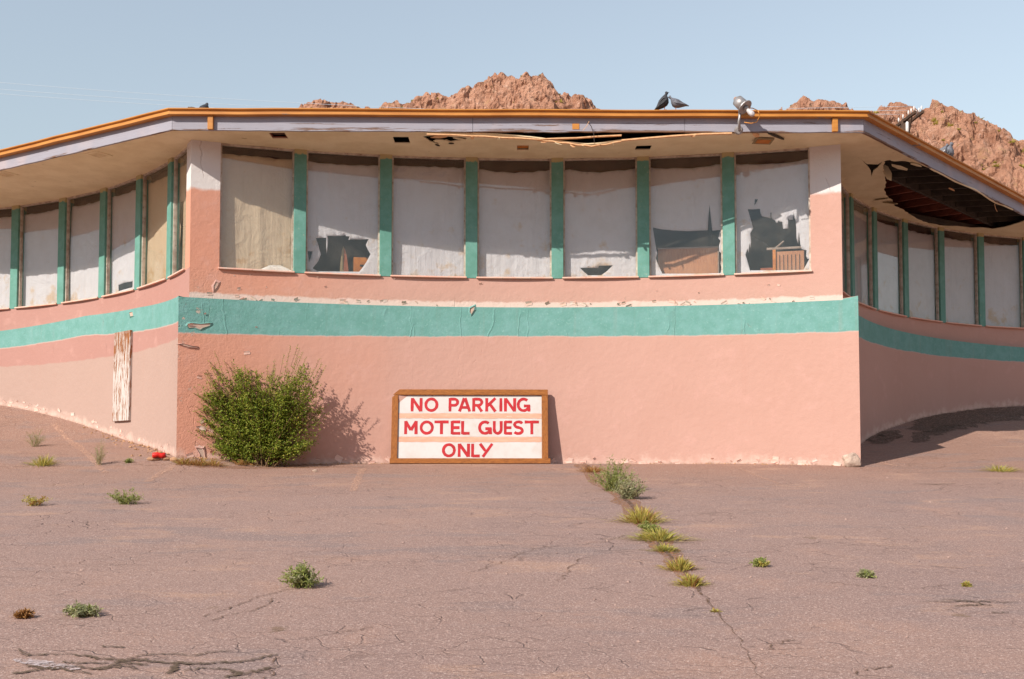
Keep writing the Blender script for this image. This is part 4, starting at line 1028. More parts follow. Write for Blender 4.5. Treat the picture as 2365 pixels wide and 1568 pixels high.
uc = (q[4][0] + q[5][0]) / 2 + .02
base = P0 + D3 * uc; o2 = thing('storage_box', (base.x, base.y, 4.75), 'orange brown box beside the chair behind the torn curtain', 'box')
m = MB(); oriented(m, P0, D3, N3, uc, .13, (4.75 + q[4][1]) / 2, (q[5][0] - q[4][0] + .12, .3, q[4][1] - 4.75)); m.build('carton', M['orange_brown'], o2)
m = MB(); oriented(m, P0, D3, N3, uc + .03, -.026, q[4][1] - .14, (.14, .012, .03)); m.build('handle_slot', M['dark_void'], o2)
# crumpled paper on the first sill
a, b, d, n, L = WINDOWS['F'][0]
m = MB(); c = a + d * (L * .78) - n * .036; rows = []
for i in range(9):
    rows.append([Vector((c.x + d.x * (i / 8 - .5) * .5, c.y + d.y * (i / 8 - .5) * .5, 5.115)) + Vector((-n.x, -n.y, 0)) * (.022 * math.cos(math.pi * j / 6)) + Vector((0, 0, .10 * math.sin(math.pi * j / 6) * math.sin(math.pi * (i + .2) / 8.4) ** .7 * rnd.uniform(.6, 1.2))) for j in range(7)])
m.grid(rows); tag(m.build('crumpled_paper', M['crumple']), 'crumpled white paper on the sill of the leftmost front window', 'paper')

# ------------------------------------------------------------------ the sign
def wall_y(x, o=.2):
    c, Rr = WING['F'][0], WING['F'][1] - o; return c.y + math.sqrt(Rr * Rr - (x - c.x) ** 2)
SX = (638 / 2.614 + 900) * .9456
gp = on_ground(SX, 1073)
sgx = gp.x; wy = wall_y(sgx)
SB = Vector((sgx, wy - .27, gzf(sgx, wy - .27) + .003)); ST = Vector((sgx, wy - .075, 0))
k_ = (at_y(1182 + 100, 1000, SB.y).x - at_y(1182, 1000, SB.y).x) / 100 / (2.614 / .9456)   # metres per measured unit
HS = 480 * k_ * 1.01
lean = math.asin((wy - .075 - SB.y) / HS)
U3 = Vector((1, .018, 0)).normalized(); V3 = Vector((0, math.sin(lean), math.cos(lean))); W3 = U3.cross(V3).normalized()     # W3 faces the viewer
if W3.y > 0: W3 = -W3
def sp(X, Y, w=0.0): return SB + U3 * ((X - 638) * k_) + V3 * ((742 - Y) * k_ * 1.01) + W3 * w
sign = thing('no_parking_sign', SB, 'wooden framed white board sign with red hand painted letters leaning on wall', 'sign')
SR = Matrix((U3, -W3, V3)).transposed()
def sbox(name, X0, Y0, X1, Y1, w0, w1, mat_, parent=sign, bv=.003):
    m = MB(); c = (sp(X0, Y0, w0) + sp(X1, Y1, w1)) / 2
    m.box(c, ((X1 - X0) * k_, abs(w1 - w0), abs(Y1 - Y0) * k_ * 1.01), SR); o = m.build(name, mat_, parent)
    return bevel(o, bv) if bv else o
board = sbox('board', 168, 290, 1118, 720, -.012, .0, M['sign_white'], bv=0)
sbox('frame_rail', 133, 262, 1143, 298, -.03, .035, M['wood_frame']); sbox('frame_rail', 133, 709, 1157, 742, -.03, .038, M['wood_frame'])
sbox('frame_stile', 140, 298.5, 180, 708.5, -.028, .03, M['wood_frame_v']); sbox('frame_stile', 1103, 298.5, 1143, 708.5, -.028, .03, M['wood_frame_v'])
def strip_part(Y0, Y1, seed):
    r = random.Random(seed); m = MB(); n = 40; up = []; dn = []
    for i in range(n + 1):
        X = 183 + (1101 - 183) * i / n; up.append(m.vert(sp(X, Y0 + r.uniform(-1.5, 1.5), .003))); dn.append(m.vert(sp(X, Y1 + r.uniform(-2, 2), .003)))
    for i in range(n): m.face((dn[i], dn[i + 1], up[i + 1], up[i]))
    m.build('bare_strip', M['sign_strip'], sign)
strip_part(416, 449, 1); strip_part(568, 602, 2)
for Y0, Y1 in ((306, 413), (452, 566), (604, 707)):
    r = random.Random(Y0); m = MB(); n = 40; up = []; dn = []
    for i in range(n + 1):
        X = 186 + (1100 - 186) * i / n; up.append(m.vert(sp(X, Y0 + r.uniform(-1.5, 1.5), .0012))); dn.append(m.vert(sp(X, Y1 + r.uniform(-1.5, 1.5), .0012)))
    for i in range(n): m.face((dn[i], dn[i + 1], up[i + 1], up[i]))
    m.build('white_strip', M['sign_white'], sign)
def arcpts(cx, cy, rx, ry, a0, a1, n=18): return [(cx + rx * math.cos(R_(a0 + (a1 - a0) * i / n)), cy + ry * math.sin(R_(a0 + (a1 - a0) * i / n))) for i in range(n + 1)]
GLY = {   # strokes on a unit box, y up
 'N': [[(.1, 0), (.1, 1)], [(.12, .97), (.88, .03)], [(.9, 0), (.9, 1)]],
 'O': [arcpts(.5, .5, .42, .43, 90, 450, 28)],
 'P': [[(.14, 0), (.14, 1)], [(.14, .92), (.5, .92)] + arcpts(.55, .69, .32, .23, 90, -90, 12) + [(.14, .46)]],
 'A': [[(.08, 0), (.47, 1)], [(.92, 0), (.53, 1)], [(.24, .3), (.76, .3)]],
 'R': [[(.14, 0), (.14, 1)], [(.14, .92), (.5, .92)] + arcpts(.55, .69, .32, .23, 90, -90, 12) + [(.14, .46)], [(.5, .46), (.88, 0)]],
 'K': [[(.12, 0), (.12, 1)], [(.9, 1), (.16, .4)], [(.38, .58), (.9, 0)]],
 'I': [[(.5, 0), (.5, 1)]],
 'G': [arcpts(.5, .5, .42, .43, 48, 330, 24) + [(.88, .44)], [(.92, .0), (.92, .46)], [(.52, .42), (1.0, .42)]],
 'M': [[(.1, 0), (.1, 1)], [(.1, .98), (.5, .3)], [(.5, .3), (.9, .98)], [(.9, 0), (.9, 1)]],
 'T': [[(.5, 0), (.5, 1)], [(0, .93), (1, .93)]],
 'E': [[(.16, 0), (.16, 1)], [(.16, .93), (1, .93)], [(.16, .5), (.92, .5)], [(.16, .07), (1, .07)]],
 'L': [[(.16, 0), (.16, 1)], [(.16, .07), (1, .07)]],
 'U': [[(.13, 1), (.13, .38)] + arcpts(.5, .38, .37, .31, 180, 360, 14) + [(.87, 1)]],
 'S': [arcpts(.52, .73, .36, .21, 25, 270, 16) + arcpts(.48, .28, .38, .22, 90, -150, 16)],
 'Y': [[(.08, 1), (.46, .45)], [(.95, 1), (.28, 0)]]}
def letters(row, Y0, Y1, slots):
    for ch, X0, X1 in slots:
        m = MB(); r = random.Random(hash((row, X0)) & 255); w = 19.0 if ch != 'I' else 19.0
        for si, st in enumerate(GLY[ch]):
            pts = [Vector((X0 + (X1 - X0) * x, Y1 + (Y0 - Y1) * y)) for x, y in st]
            if len(pts) == 2:
                pts = [pts[0].lerp(pts[1], t) for t in (0, .33, .66, 1)]
            Lp = []; Rp = []
            for i, p in enumerate(pts):
                a = pts[max(i - 1, 0)]; b = pts[min(i + 1, len(pts) - 1)]
                if ch == 'O': a = pts[(i - 1) % (len(pts) - 1)]; b = pts[(i + 1) % (len(pts) - 1)]
                t = (b - a).normalized(); n = Vector((-t.y, t.x)) * (w / 2) * r.uniform(.9, 1.08)
                Lp.append(m.vert(sp(p.x + n.x, p.y + n.y, .0026 + si * .0004))); Rp.append(m.vert(sp(p.x - n.x, p.y - n.y, .0026 + si * .0004)))
            for i in range(len(pts) - 1): m.face((Lp[i], Lp[i + 1], Rp[i + 1], Rp[i]))
        m.build('letter', M['red'], sign)
letters(1, 316, 404, [('N', 262, 333), ('O', 350, 435), ('P', 503, 570), ('A', 567, 646), ('R', 655, 726), ('K', 740, 812), ('I', 828, 852), ('N', 862, 936), ('G', 945, 1028)])
letters(2, 466, 552, [('M', 222, 305), ('O', 322, 408), ('T', 414, 505), ('E', 518, 580), ('L', 586, 640), ('G', 697, 780), ('U', 790, 850), ('E', 860, 912), ('S', 917, 988), ('T', 993, 1085)])
letters(3, 613, 698, [('O', 467, 550), ('N', 567, 641), ('L', 651, 706), ('Y', 700, 790)])

# ------------------------------------------------------------------ plank on the left wing
c, Rr, A, sg = WING['L']
def hit(w, x, y, off):
    c, Rr, A, sg = WING[w]; r = ray(x, y); oc = Vector((CAMP.x - c.x, CAMP.y - c.y)); dd = r.to_2d(); RR = Rr - off
    a = dd.dot(dd); b = 2 * oc.dot(dd); cc = oc.dot(oc) - RR * RR; return CAMP + r * ((-b + math.sqrt(b * b - 4 * a * cc)) / (2 * a))
pb, pt = hit('L', 282, 972, .23), hit('L', 283, 766, .23); pl0, pl1 = hit('L', 262, 870, .23), hit('L', 302, 870, .23)
n2 = (c - pb.to_2d()).normalized(); ang_ = math.atan2(n2.y, n2.x) + math.pi / 2
m = MB(); m.box(((pb.x + pt.x) / 2, (pb.y + pt.y) / 2, (pb.z + pt.z) / 2), ((pl1 - pl0).length * .93, .05, pt.z - pb.z), Matrix.Rotation(ang_, 3, 'Z') @ Matrix.Rotation(.012, 3, 'Y'))
pk = bevel(m.build('plank', M['plank']), .006); tag(pk, 'peeling white timber plank fixed upright on the left pink wall', 'plank')

# ------------------------------------------------------------------ rubble at the corners
def rock(name, c, r, mat_, seed, sc=(1, 1, 1), parent=None, sub=2):
    bm = bmesh.new(); bmesh.ops.create_icosphere(bm, subdivisions=sub, radius=1)
    for v in bm.verts:
        d = 1 + .35 * mnoise.noise(v.co * 1.3 + Vector((seed, 0, 0))) + .15 * mnoise.noise(v.co * 3 + Vector((0, seed, 0)))
        v.co = Vector((v.co.x * sc[0], v.co.y * sc[1], v.co.z * sc[2])) * d * r + Vector(c)
    me = bpy.data.meshes.new(name); bm.to_mesh(me); bm.free(); me.materials.append(mat_)
    o = bpy.data.objects.new(name, me); COL.objects.link(o)
    if parent: o.parent = parent; o.matrix_parent_inverse = Matrix.Translation(-parent.location)
    return o
p = on_ground(1970, 1075)
lx = 5.36; ly = wall_y(lx) - .09
tag(rock('plaster_lump', (lx, ly, gzf(lx, ly) + .1), .15, M['stone'], 3, (.95, .55, .85), sub=3), 'pale plaster lump leaning on the foot of the right corner', 'rubble')
p = on_ground(370, 1064)
can = thing('drink_can', p, 'crushed red can lying on rubble at the left corner', 'can')
m = MB(); q = p + Vector((-.02, .0, .085)); ax = Vector((1, .25, .04)).normalized()
m.tube([q - ax * .1, q - ax * .085, q - ax * .02 + Vector((0, 0, .012)), q + ax * .03 - Vector((0, 0, .01)), q + ax * .085, q + ax * .1], [.034, .044, .038, .042, .044, .03], 12); m.build('can_body', M['redcan'], can, smooth=True)
m = MB(); m.tube([q + ax * .1, q + ax * .108], [.03, .028], 12); m.build('can_end', M['metal'], can)
for k, (dx, dy, r, sc, lab) in enumerate(((-.10, .03, .07, (1.5, .8, .6), 'tan broken stone under the left end of the red can'), (.08, .04, .06, (1.3, .9, .7), 'tan broken stone under the right end of the red can'), (.22, -.02, .05, (1.3, .8, .8), 'tan stone right of the red can by the left corner'))):
    x, y = p.x + dx, p.y + dy; tag(rock('broken_stone', (x, y, gzf(x, y) + .02), r, M['tanstone'], 11 + k, sc), lab, 'stone', 'broken stones at the left corner')
m = MB()
for _ in range(120):
    s = rnd.uniform(.0, 4.0); q = arc('L', s, .22 + abs(rnd.gauss(0, .16))); pebble(m, (q.x, q.y, gzf(q.x, q.y) - .004), rnd.choice((.012, .018, .025, .04)))
for _ in range(420):
    s = rnd.choice((rnd.uniform(.0, 4.5), rnd.uniform(0, 10.6))); q = arc('F', s, .21 + abs(rnd.gauss(0, .06))); pebble(m, (q.x, q.y, gzf(q.x, q.y) - .004), rnd.choice((.008, .012, .018, .026)))
tag(m.build('plaster_crumbs', M['tanstone']), 'crumbled plaster bits along the foot of the pink walls', 'debris', kind='stuff')
p = on_ground(727, 1090)
tag(rock('pebble', (p.x, p.y, p.z + .015), .035, M['stone'], 31, (1.2, .8, .7)), 'single pale pebble on asphalt right of the big bush', 'stone')

# ------------------------------------------------------------------ flood lamp on the fascia
Yl = -.17
q = lambda x, y, dy=0: at_y((x / 5.9125 + 1560) * .9456, (y / 5.9125 + 210) * .9456, Yl + dy)
lamp = thing('flood_lamp', q(1440, 620), 'grey flood lamp with bare bulb tilted on the roof edge', 'lamp')
m = MB(); m.tube([q(1445, 640, .15), q(1448, 610, .06), q(1445, 520), q(1455, 370)], [.02, .022, .022, .02], 8); m.build('stem', M['metal'], lamp, True)
m = MB(); m.tube([q(1440, 640, .165), q(1440, 640, .13)], [.07, .05], 12); m.build('base_plate', M['metal'], lamp)
m = MB(); m.tube([q(1455, 372), q(1500, 330), q(1540, 290)], [.016, .02, .016], 8); m.build('bracket', M['metal'], lamp, True)
hA, hB = q(1405, 195, .04), q(1525, 305, -.05)
m = MB(); m.tube([hA, hA.lerp(hB, .12), hA.lerp(hB, .15), hA.lerp(hB, .95)], [.055, .065, .088, .095], 16); m.build('housing', M['metal'], lamp, True)
m = MB(); m.tube([hA - (hB - hA).normalized() * .03, hA], [.03, .04], 10); m.build('cable_gland', M['panel_brown'], lamp)
m = MB(); m.tube([hB, hB + (hB - hA).normalized() * .014], [.125, .125], 20); m.build('flange', M['metal'], lamp)
e = (hB - hA).normalized()
m = MB(); m.tube([hB + e * .015, hB + e * .06], [.045, .04], 12); m.build('socket', M['metal'], lamp, True)
m = MB(); m.tube([hB + e * .06, hB + e * .09, hB + e * .14, hB + e * .19, hB + e * .215, hB + e * .225], [.02, .032, .042, .042, .028, .008], 14); m.build('bulb', M['glass_bulb'], lamp, True)
m = MB(); m.tube([q(1715, 355), q(1740, 400), q(1738, 450), q(1700, 520), q(1620, 540), q(1520, 525)], .007, 6); m.build('cord', M['cord'], lamp, True)
m = MB(); m.tube([hB + e * .02, q(1640, 320), q(1715, 355)], .007, 6); m.build('cord', M['cord'], lamp, True)

# ------------------------------------------------------------------ pigeons
def pigeon(base, heading, tilt, bm_, hm_, label, k=1.0, headlift=0.0):
    o = thing('pigeon', base, label, 'bird', 'pigeons on the roof edge')
    H = Matrix.Rotation(heading, 4, 'Z') @ Matrix.Rotation(-tilt, 4, 'Y')
    L = lambda x, y, z: Vector(base) + (H @ Vector((x * k, y * k, (z - .11) * k))) + Vector((0, 0, .11 * k))
    prof = [(-.19, .080, .014, .006), (-.14, .088, .030, .012), (-.09, .098, .050, .036), (-.03, .112, .072, .066), (.03, .122, .078, .076), (.070, .138, .066, .068), (.092, .160 + headlift * .4, .046, .050), (.100, .182 + headlift * .8, .033, .036), (.106, .202 + headlift, .029, .030), (.122, .210 + headlift, .027, .026), (.138, .206 + headlift, .015, .015)]
    m = MB(); rings = []
    for x, z, wy_, wz in prof:
        rings.append([m.vert(L(x, wy_ * math.cos(2 * math.pi * i / 12), z + wz * math.sin(2 * math.pi * i / 12))) for i in range(12)])
    for a, b in zip(rings, rings[1:]):
        for i in range(12): m.face((a[i], a[(i + 1) % 12], b[(i + 1) % 12], b[i]))
    m.face(rings[0][::-1]); m.face(rings[-1]); fix_normals(m.build('body', bm_, o, True))
    for s in (-1, 1):
        m = MB(); pts = [(.065, .062, .135), (.02, .078, .150), (-.06, .060, .128), (-.17, .02, .09), (-.08, .058, .092), (0, .078, .095), (.055, .070, .11)]
        a = [m.vert(L(x, s * y, z)) for x, y, z in pts]; b = [m.vert(L(x, s * (y + .008), z)) for x, y, z in pts]
        m.face(a); m.face(b[::-1])
        for i in range(len(pts)): j = (i + 1) % len(pts); m.face((a[i], a[j], b[j], b[i]))
        fix_normals(m.build('wing', hm_, o))
        m = MB(); f = Vector(base) + Matrix.Rotation(heading, 3, 'Z') @ Vector((.02 * k, s * .022 * k, .004)); m.tube([L(.01, s * .022, .075), f + Vector((0, 0, .03 * k)), f], [.009 * k, .005 * k, .004 * k], 6)
        for a_ in (-.5, 0, .5): d = Matrix.Rotation(heading + a_, 3, 'Z') @ Vector((.03 * k, 0, 0)); m.tube([f, f + d], .003 * k, 4)
        m.build('leg', M['chair_b'], o)
    m = MB(); m.tube([L(.136, 0, .204 + headlift), L(.162, 0, .197 + headlift)], [.007 * k, .001], 6); m.build('beak', M['black_wire'], o)
    return o
zr = 7.457
def roof_pt(px, back=.0): 
    t = at_z(px, 256, zr); return Vector((t.x, EFL.lerp(EFR, (t.x - EFL.x) / 10.84).y - .05 + back, zr + .001))
pigeon(roof_pt(1531), -.1, .55, M['pig_dark'], M['pig_dark'], 'dark pigeon standing upright, facing right, left of its mate', 1.08)
pigeon(roof_pt(1563), math.pi - .1, .05, M['pig_grey'], M['pig_grey'], 'grey pigeon with pale belly facing left towards the dark one', .98, .01)
pigeon(roof_pt(459, .35), 1.2, .2, M['pig_dark'], M['pig_dark'], 'black pigeon peeping over the left roof corner', .95)
pigeon(roof_pt(437, .42), math.pi, .0, M['pig_dark'], M['pig_pale'], 'brown and white pigeon crouched at the left roof corner', .85, -.03)
def roofR(px, py, inset):
    d = eR; best = min((abs((at_z(px, py, zr).to_2d() - (EFR + d * k * .01 + nR * inset)).length), k) for k in range(0, 1000)); v = EFR + d * best[1] * .01 + nR * inset; return Vector((v.x, v.y, zr + .001))
pigeon(roofR(2192, 366, .12), -.4, .25, M['pig_grey'], M['pig_pale'], 'mottled grey pigeon, left one of the pair on the right roof edge', 1.1)
pigeon(roofR(2214, 372, .12), -.7, .5, M['pig_grey'], M['pig_dark'], 'larger grey pigeon, right one of the pair on the right roof edge', 1.35)

# ------------------------------------------------------------------ utility pole and wires behind the roof
ZP = 13.6
zq = lambda x, y: ((x / 9.224 + 2150) * .9456, (y / 9.224 + 250) * .9456)
a1, b1 = at_z(*zq(370, 530), ZP), at_z(*zq(775, 228), ZP); a2, b2 = at_z(*zq(560, 520), ZP + .15), at_z(*zq(945, 218), ZP + .15)
pc = at_z(*zq(560, 430), ZP)
pbz = gzf(pc.x, pc.y)
pole = thing('utility_pole', (pc.x, pc.y, pbz), 'dark timber utility pole with double crossarms behind the right roof', 'pole')
m = MB(); m.tube([(pc.x, pc.y, pbz - .5), (pc.x, pc.y, ZP + .05)], [.2, .14], 12); m.build('post', M['pole_wood'], pole, True)
for a, b, z in ((a1, b1, 0), (a2, b2, 0)):
    d = (b - a).normalized(); m = MB(); Rm = Matrix.Rotation(math.atan2(d.y, d.x), 3, 'Z'); m.box((a + b) / 2, ((b - a).length + .1, .08, .09), Rm); m.build('crossarm', M['pole_wood'], pole)
for a, b in ((a1, b1), (a2, b2)):
    d = (b - a).normalized()
    for t in (.1, .35, .65, .8, .95):
        p = a.lerp(b, t) + Vector((0, 0, .07)); m = MB(); m.tube([p, p + Vector((0, 0, .06)), p + Vector((0, 0, .10)), p + Vector((0, 0, .16))], [.015, .028, .034, .015], 8); m.build('insulator', M['insul'], pole, True)
p = at_z(*zq(600, 560), ZP - .75)
m = MB(); m.tube([p - Vector((0, 0, .16)), p - Vector((0, 0, .14)), p + Vector((0, 0, .14)), p + Vector((0, 0, .18))], [.035, .05, .05, .02], 12); m.build('fuse_cutout', M['insul'], pole, True)
for s in ((a1, .15), (b1, .85), (a2, .2)):
    m = MB(); e_ = a1.lerp(b1, s[1]); m.tube([e_, (pc.x, pc.y, ZP - .9)], .025, 6); m.build('brace', M['pole_wood'], pole)
for k, (pts, lab) in enumerate((([(-700, 122), (0, 190.4), (260, 210), (530, 229.6), (1100, 256), (2120, 262)], 'topmost of the three pale overhead wires at upper left'), ([(-700, 140), (0, 205), (210, 221), (425, 237.4), (1000, 262), (2110, 264)], 'middle of the three pale overhead wires at upper left'), ([(-700, 152), (0, 216), (190, 230), (380.7, 244), (900, 268), (2090, 275)], 'lowest of the three pale overhead wires at upper left'))):
    Yw = pc.y + (.5 - .5 * k) * .6
    P = [at_y(x, y, Yw) for x, y in pts]; P[-1] = a1.lerp(b1, .35 + .3 * k) + Vector((0, 0, .23)); xs = [q_.x for q_ in P]
    cx = np.linspace(xs[0], xs[-1], 60); co = np.polyfit(xs[:-1], [q_.z for q_ in P[:-1]], 2)
    path = []
    for X in cx:
        z = np.interp(X, xs, [q_.z for q_ in P]); z2 = np.polyval(co, X); t = sm(2, 9, X); path.append((X, np.interp(X, [xs[0], xs[-2], xs[-1]], [Yw, Yw, P[-1].y]), float(z2 * (1 - t) + z * t)))
    m = MB(); m.tube(path, .006, 5); tag(m.build('overhead_wire', M['wire'], smooth=True), lab, 'wire', 'overhead wires')

# ------------------------------------------------------------------ rocky hills
def hash2(ix, iy, k):
    h = (ix.astype(np.int64) * 374761393 + iy.astype(np.int64) * 668265263 + k * 974711) & 0x7fffffff
    h = ((h ^ (h >> 13)) * 1274126177) & 0x7fffffff
    return ((h ^ (h >> 16)) & 0xffff) / 65535.0
def vnoise(x, y, k):
    ix, iy = np.floor(x), np.floor(y); fx, fy = x - ix, y - iy; u = fx * fx * (3 - 2 * fx); v = fy * fy * (3 - 2 * fy)
    a, b, c, d = (hash2(ix + i, iy + j, k) for j in (0, 1) for i in (0, 1))
    return (a * (1 - u) + b * u) * (1 - v) + (c * (1 - u) + d * u) * v
def fbm(x, y, k, n=4):
    r = 0; a = .5
    for i in range(n): r = r + a * (vnoise(x, y, k + i) - .5); x, y, a = x * 2.03, y * 2.03, a * .55
    return r
def worley(x, y, k):
    ix, iy = np.floor(x), np.floor(y); best = np.full(x.shape, 9.); val = np.zeros(x.shape)
    for j in (-1, 0, 1):
        for i in (-1, 0, 1):
            px, py = ix + i + hash2(ix + i, iy + j, k), iy + j + hash2(ix + i, iy + j, k + 5); d = (x - px) ** 2 + (y - py) ** 2
            m_ = d < best; best = np.where(m_, d, best); val = np.where(m_, hash2(ix + i, iy + j, k + 9), val)
    return np.sqrt(best), val
def hill(name, label, sil, Yr, x_lo, x_hi, seed, step=.13, slope=1.05):
    P = [at_y(x, y, Yr) for x, y in sil]; xs = [p.x for p in P]; zs = [p.z for p in P]
    X1 = axis(x_lo, x_hi, step, x_lo - 45, x_hi + 45, 1.3); Y1 = axis(Yr - 9, Yr + 3, step, Yr - 22, Yr + 40, 1.3)
    X, Y = np.meshgrid(X1, Y1)
    g = 1.5 + .105 * (30 + 17.5)
    warp = fbm(X * .25, Y * .25, seed + 50, 3) * 3
    zr_ = np.interp(X, [xs[0] - 40] + xs + [xs[-1] + 40], [zs[0] - 30] + zs + [zs[-1] - 30])
    t = Yr - Y + warp * sm(0, 4, np.abs(Yr - Y))
    drop = np.where(t > 0, slope * t * sm(-.5, 2.5, t), .7 * -t)
    Z = zr_ - drop
    for sc, am, kk in ((.28, 1.5, 1), (.6, .8, 2), (1.25, .42, 3), (2.4, .2, 4)):
        wx = X + fbm(X * sc, Y * sc, seed + kk * 7, 3) * 1.2 / sc; wy_ = Y + fbm(X * sc + 31, Y * sc, seed + kk * 7 + 3, 3) * 1.2 / sc
        d, v = worley(wx * sc, wy_ * sc * .8, seed + kk); Z = Z + am * (.55 - np.minimum(d, 1.0) + (v - .5) * .7) * (1 if sc > .5 else sm(.2, 2.5, np.abs(t)))
    Z = Z + fbm(X * 2.2, Y * 2.2, seed + 90, 4) * .5
    Xd = X + fbm(X * .9, Z * .9, seed + 70, 3) * .5; Yd = Y + fbm(X * 1.3 + 9, Z * 1.3, seed + 80, 4) * 1.1
    Z = np.maximum(Z, -6 - .3 * np.abs(Y - Yr))
    m = MB(); m.v = [tuple(p) for p in np.stack([Xd, Yd, Z], -1).reshape(-1, 3)]; n = len(X1)
    m.f = [(j * n + i, j * n + i + 1, j * n + n + i + 1, j * n + n + i) for j in range(len(Y1) - 1) for i in range(n - 1)]; m.m = [0]
    o = m.build(name, M['rock']); tag(o, label, kind='structure')
    return X, Yd, Z, Xd
hA_ = hill('rocky_hill', 'reddish rocky crag rising behind the middle of the roof', [(560, 330), (690, 262), (706, 246), (735, 241), (770, 243), (800, 244), (830, 253), (860, 258), (885, 253), (910, 246), (960, 238), (1000, 231), (1022, 230), (1050, 232), (1075, 216), (1095, 204), (1130, 194), (1165, 188), (1190, 182), (1215, 186), (1235, 192), (1255, 192), (1278, 205), (1295, 222), (1320, 236), (1345, 236), (1368, 242), (1380, 262), (1420, 300), (1500, 360)], 75, -19, 9, 3)
hB_ = hill('rocky_hill', 'reddish rocky slope rising behind the right end of the roof', [(1700, 330), (1800, 265), (1838, 252), (1858, 246), (1885, 252), (1930, 250), (1962, 254), (2000, 256), (2030, 250), (2055, 245), (2100, 252), (2125, 262), (2150, 258), (2165, 272), (2200, 276), (2232, 282), (2265, 302), (2300, 312), (2322, 326), (2338, 338), (2355, 330), (2400, 322), (2480, 340), (2600, 420)], 52, 14, 34, 17, step=.12, slope=.9)
A_, R2 = np.meshgrid(np.radians(np.linspace(188, 352, 90)), np.array([52, 58, 64, 70, 77, 85, 95, 110, 130, 160.]))  # unseen ridge added behind the camera to lower sky fill on the facade
X = R2 * np.cos(A_); Y = -8 + R2 * np.sin(A_)
prof_ = np.interp(R2, [52, 64, 85, 100, 160], [-1.0, .35, .9, 1.0, -.3])
Z = -7 + prof_ * (24 + 22 * fbm(X * .03, Y * .03, 71, 4)) * np.sin(np.clip((A_ - np.radians(186)) / np.radians(30), 0, 1) * math.pi / 2) + 5 * fbm(X * .15, Y * .15, 77, 4)
m = MB(); m.grid([[tuple(p) for p in row] for row in np.stack([X, Y, Z], -1)])
tag(fix_normals(m.build('fill_block_ridge', M['rock'], smooth=True)), 'unseen rocky ridge added behind the viewer to hold back sky fill', kind='structure')
m = MB()
for (X, Yd, Z, Xd), Yr, cnt in ((hA_, 75, 70), (hB_, 52, 110)):
    r = random.Random(cnt); cand = np.argwhere((Yd > Yr - 7) & (Yd < Yr + .5) & (np.abs(np.gradient(Z, axis=0)) < .25) & (Z > 15))
    for _ in range(cnt):
        j, i = cand[r.randrange(len(cand))]; c0 = Vector((Xd[j, i], Yd[j, i], Z[j, i])); s_ = r.uniform(.12, .42)
        for _ in range(26):
            d = Vector((r.gauss(0, 1), r.gauss(0, 1), abs(r.gauss(0, .8)))).normalized() * s_ * r.uniform(.4, 1); u = d.cross(Vector((r.random(), r.random(), 1))).normalized() * .05
            m.poly([c0 + d * .3 - u, c0 + d * .3 + u, c0 + d])
tag(m.build('hill_scrub', M['weed_yellow']), 'sparse olive scrub dotted over the rocky hills', 'scrub', kind='stuff')

# ------------------------------------------------------------------ the big bush
def leaf(m, p, d, n, L, W):
    d = d.normalized(); s = d.cross(n); s = s.normalized() if s.length > 1e-4 else Vector((1, 0, 0)); up = s.cross(d) * (L * .12)
    m.face([m.vert(p), m.vert(p + d * L * .5 + s * W / 2 + up), m.vert(p + d * L), m.vert(p + d * L * .5 - s * W / 2 + up)])
bx, by = at_y(598, 1073, .2).x, .46
bz = gzf(bx, by)
bush = thing('leafy_bush', (bx, by, bz), 'dense round green bush growing against the pink front wall', 'bush')
br = random.Random(11); lf = MB(); stn = MB()
def env(t):    # half extents of the crown at relative height t (0..1)
    return np.interp(t, [0, .08, .2, .38, .55, .75, .9, 1], [.2, .5, .8, .95, .95, .8, .64, .38])
def zmax(x): return np.interp(x, [-1.0, -.85, -.6, -.35, 0, .15, .4, .55, .8, .95], [.9, 1.45, 1.62, 1.60, 1.42, 1.5, 1.72, 1.78, 1.5, 1.0])
for i in range(150):
    tx = br.uniform(-.95, .92); h = zmax(tx) * (br.uniform(.45, 1.0) ** .7 if i % 3 else br.uniform(.16, .6))
    w = env(h / 1.8); tx = max(-w, min(w, tx)); ty = br.uniform(-.36, .24) * math.sqrt(max(.05, 1 - (tx / 1.05) ** 2))
    b0 = Vector((bx + br.gauss(0, .10), by + br.gauss(0, .06), bz - .02)); tip = Vector((bx + tx, by + ty, bz + h))
    if tip.y > wall_y(tip.x) - .06: tip.y = wall_y(tip.x) - .06
    mid = b0.lerp(tip, .5) + Vector((-tx * .12, -ty * .1, h * .06))
    pts = []
    for k in range(9):
        t = k / 8; pts.append(b0 * (1 - t) ** 2 + mid * 2 * t * (1 - t) + tip * t * t)
    stn.tube(pts, [.012 * (1 - .8 * k / 8) for k in range(9)], 4, cap=False)
    for _ in range(42):
        t = br.uniform(.12, 1) ** .75; p = b0 * (1 - t) ** 2 + mid * 2 * t * (1 - t) + tip * t * t
        ax = (tip - b0).normalized(); dr = (ax * br.uniform(.2, 1) + Vector((br.gauss(0, .6), br.gauss(0, .6), br.gauss(0.05, .45)))).normalized(); ln = br.uniform(.12, .30) * (1.15 - .5 * t)
        n_ = int(ln / .022); 
        for q_ in range(n_):
            pp = p + dr * (ln * q_ / n_) + Vector((0, 0, -.04 * (q_ / n_) ** 2))
            if pp.y > wall_y(pp.x) - .03 or pp.z < gzf(pp.x, pp.y) + .02: continue
            sd_ = Vector((br.gauss(0, 1), br.gauss(0, 1), br.gauss(0, .6))).normalized()
            leaf(lf, pp, dr * .5 + sd_, Vector((br.gauss(0, .5), br.gauss(0, .5) - .4, 1)), br.uniform(.026, .046), br.uniform(.015, .024))
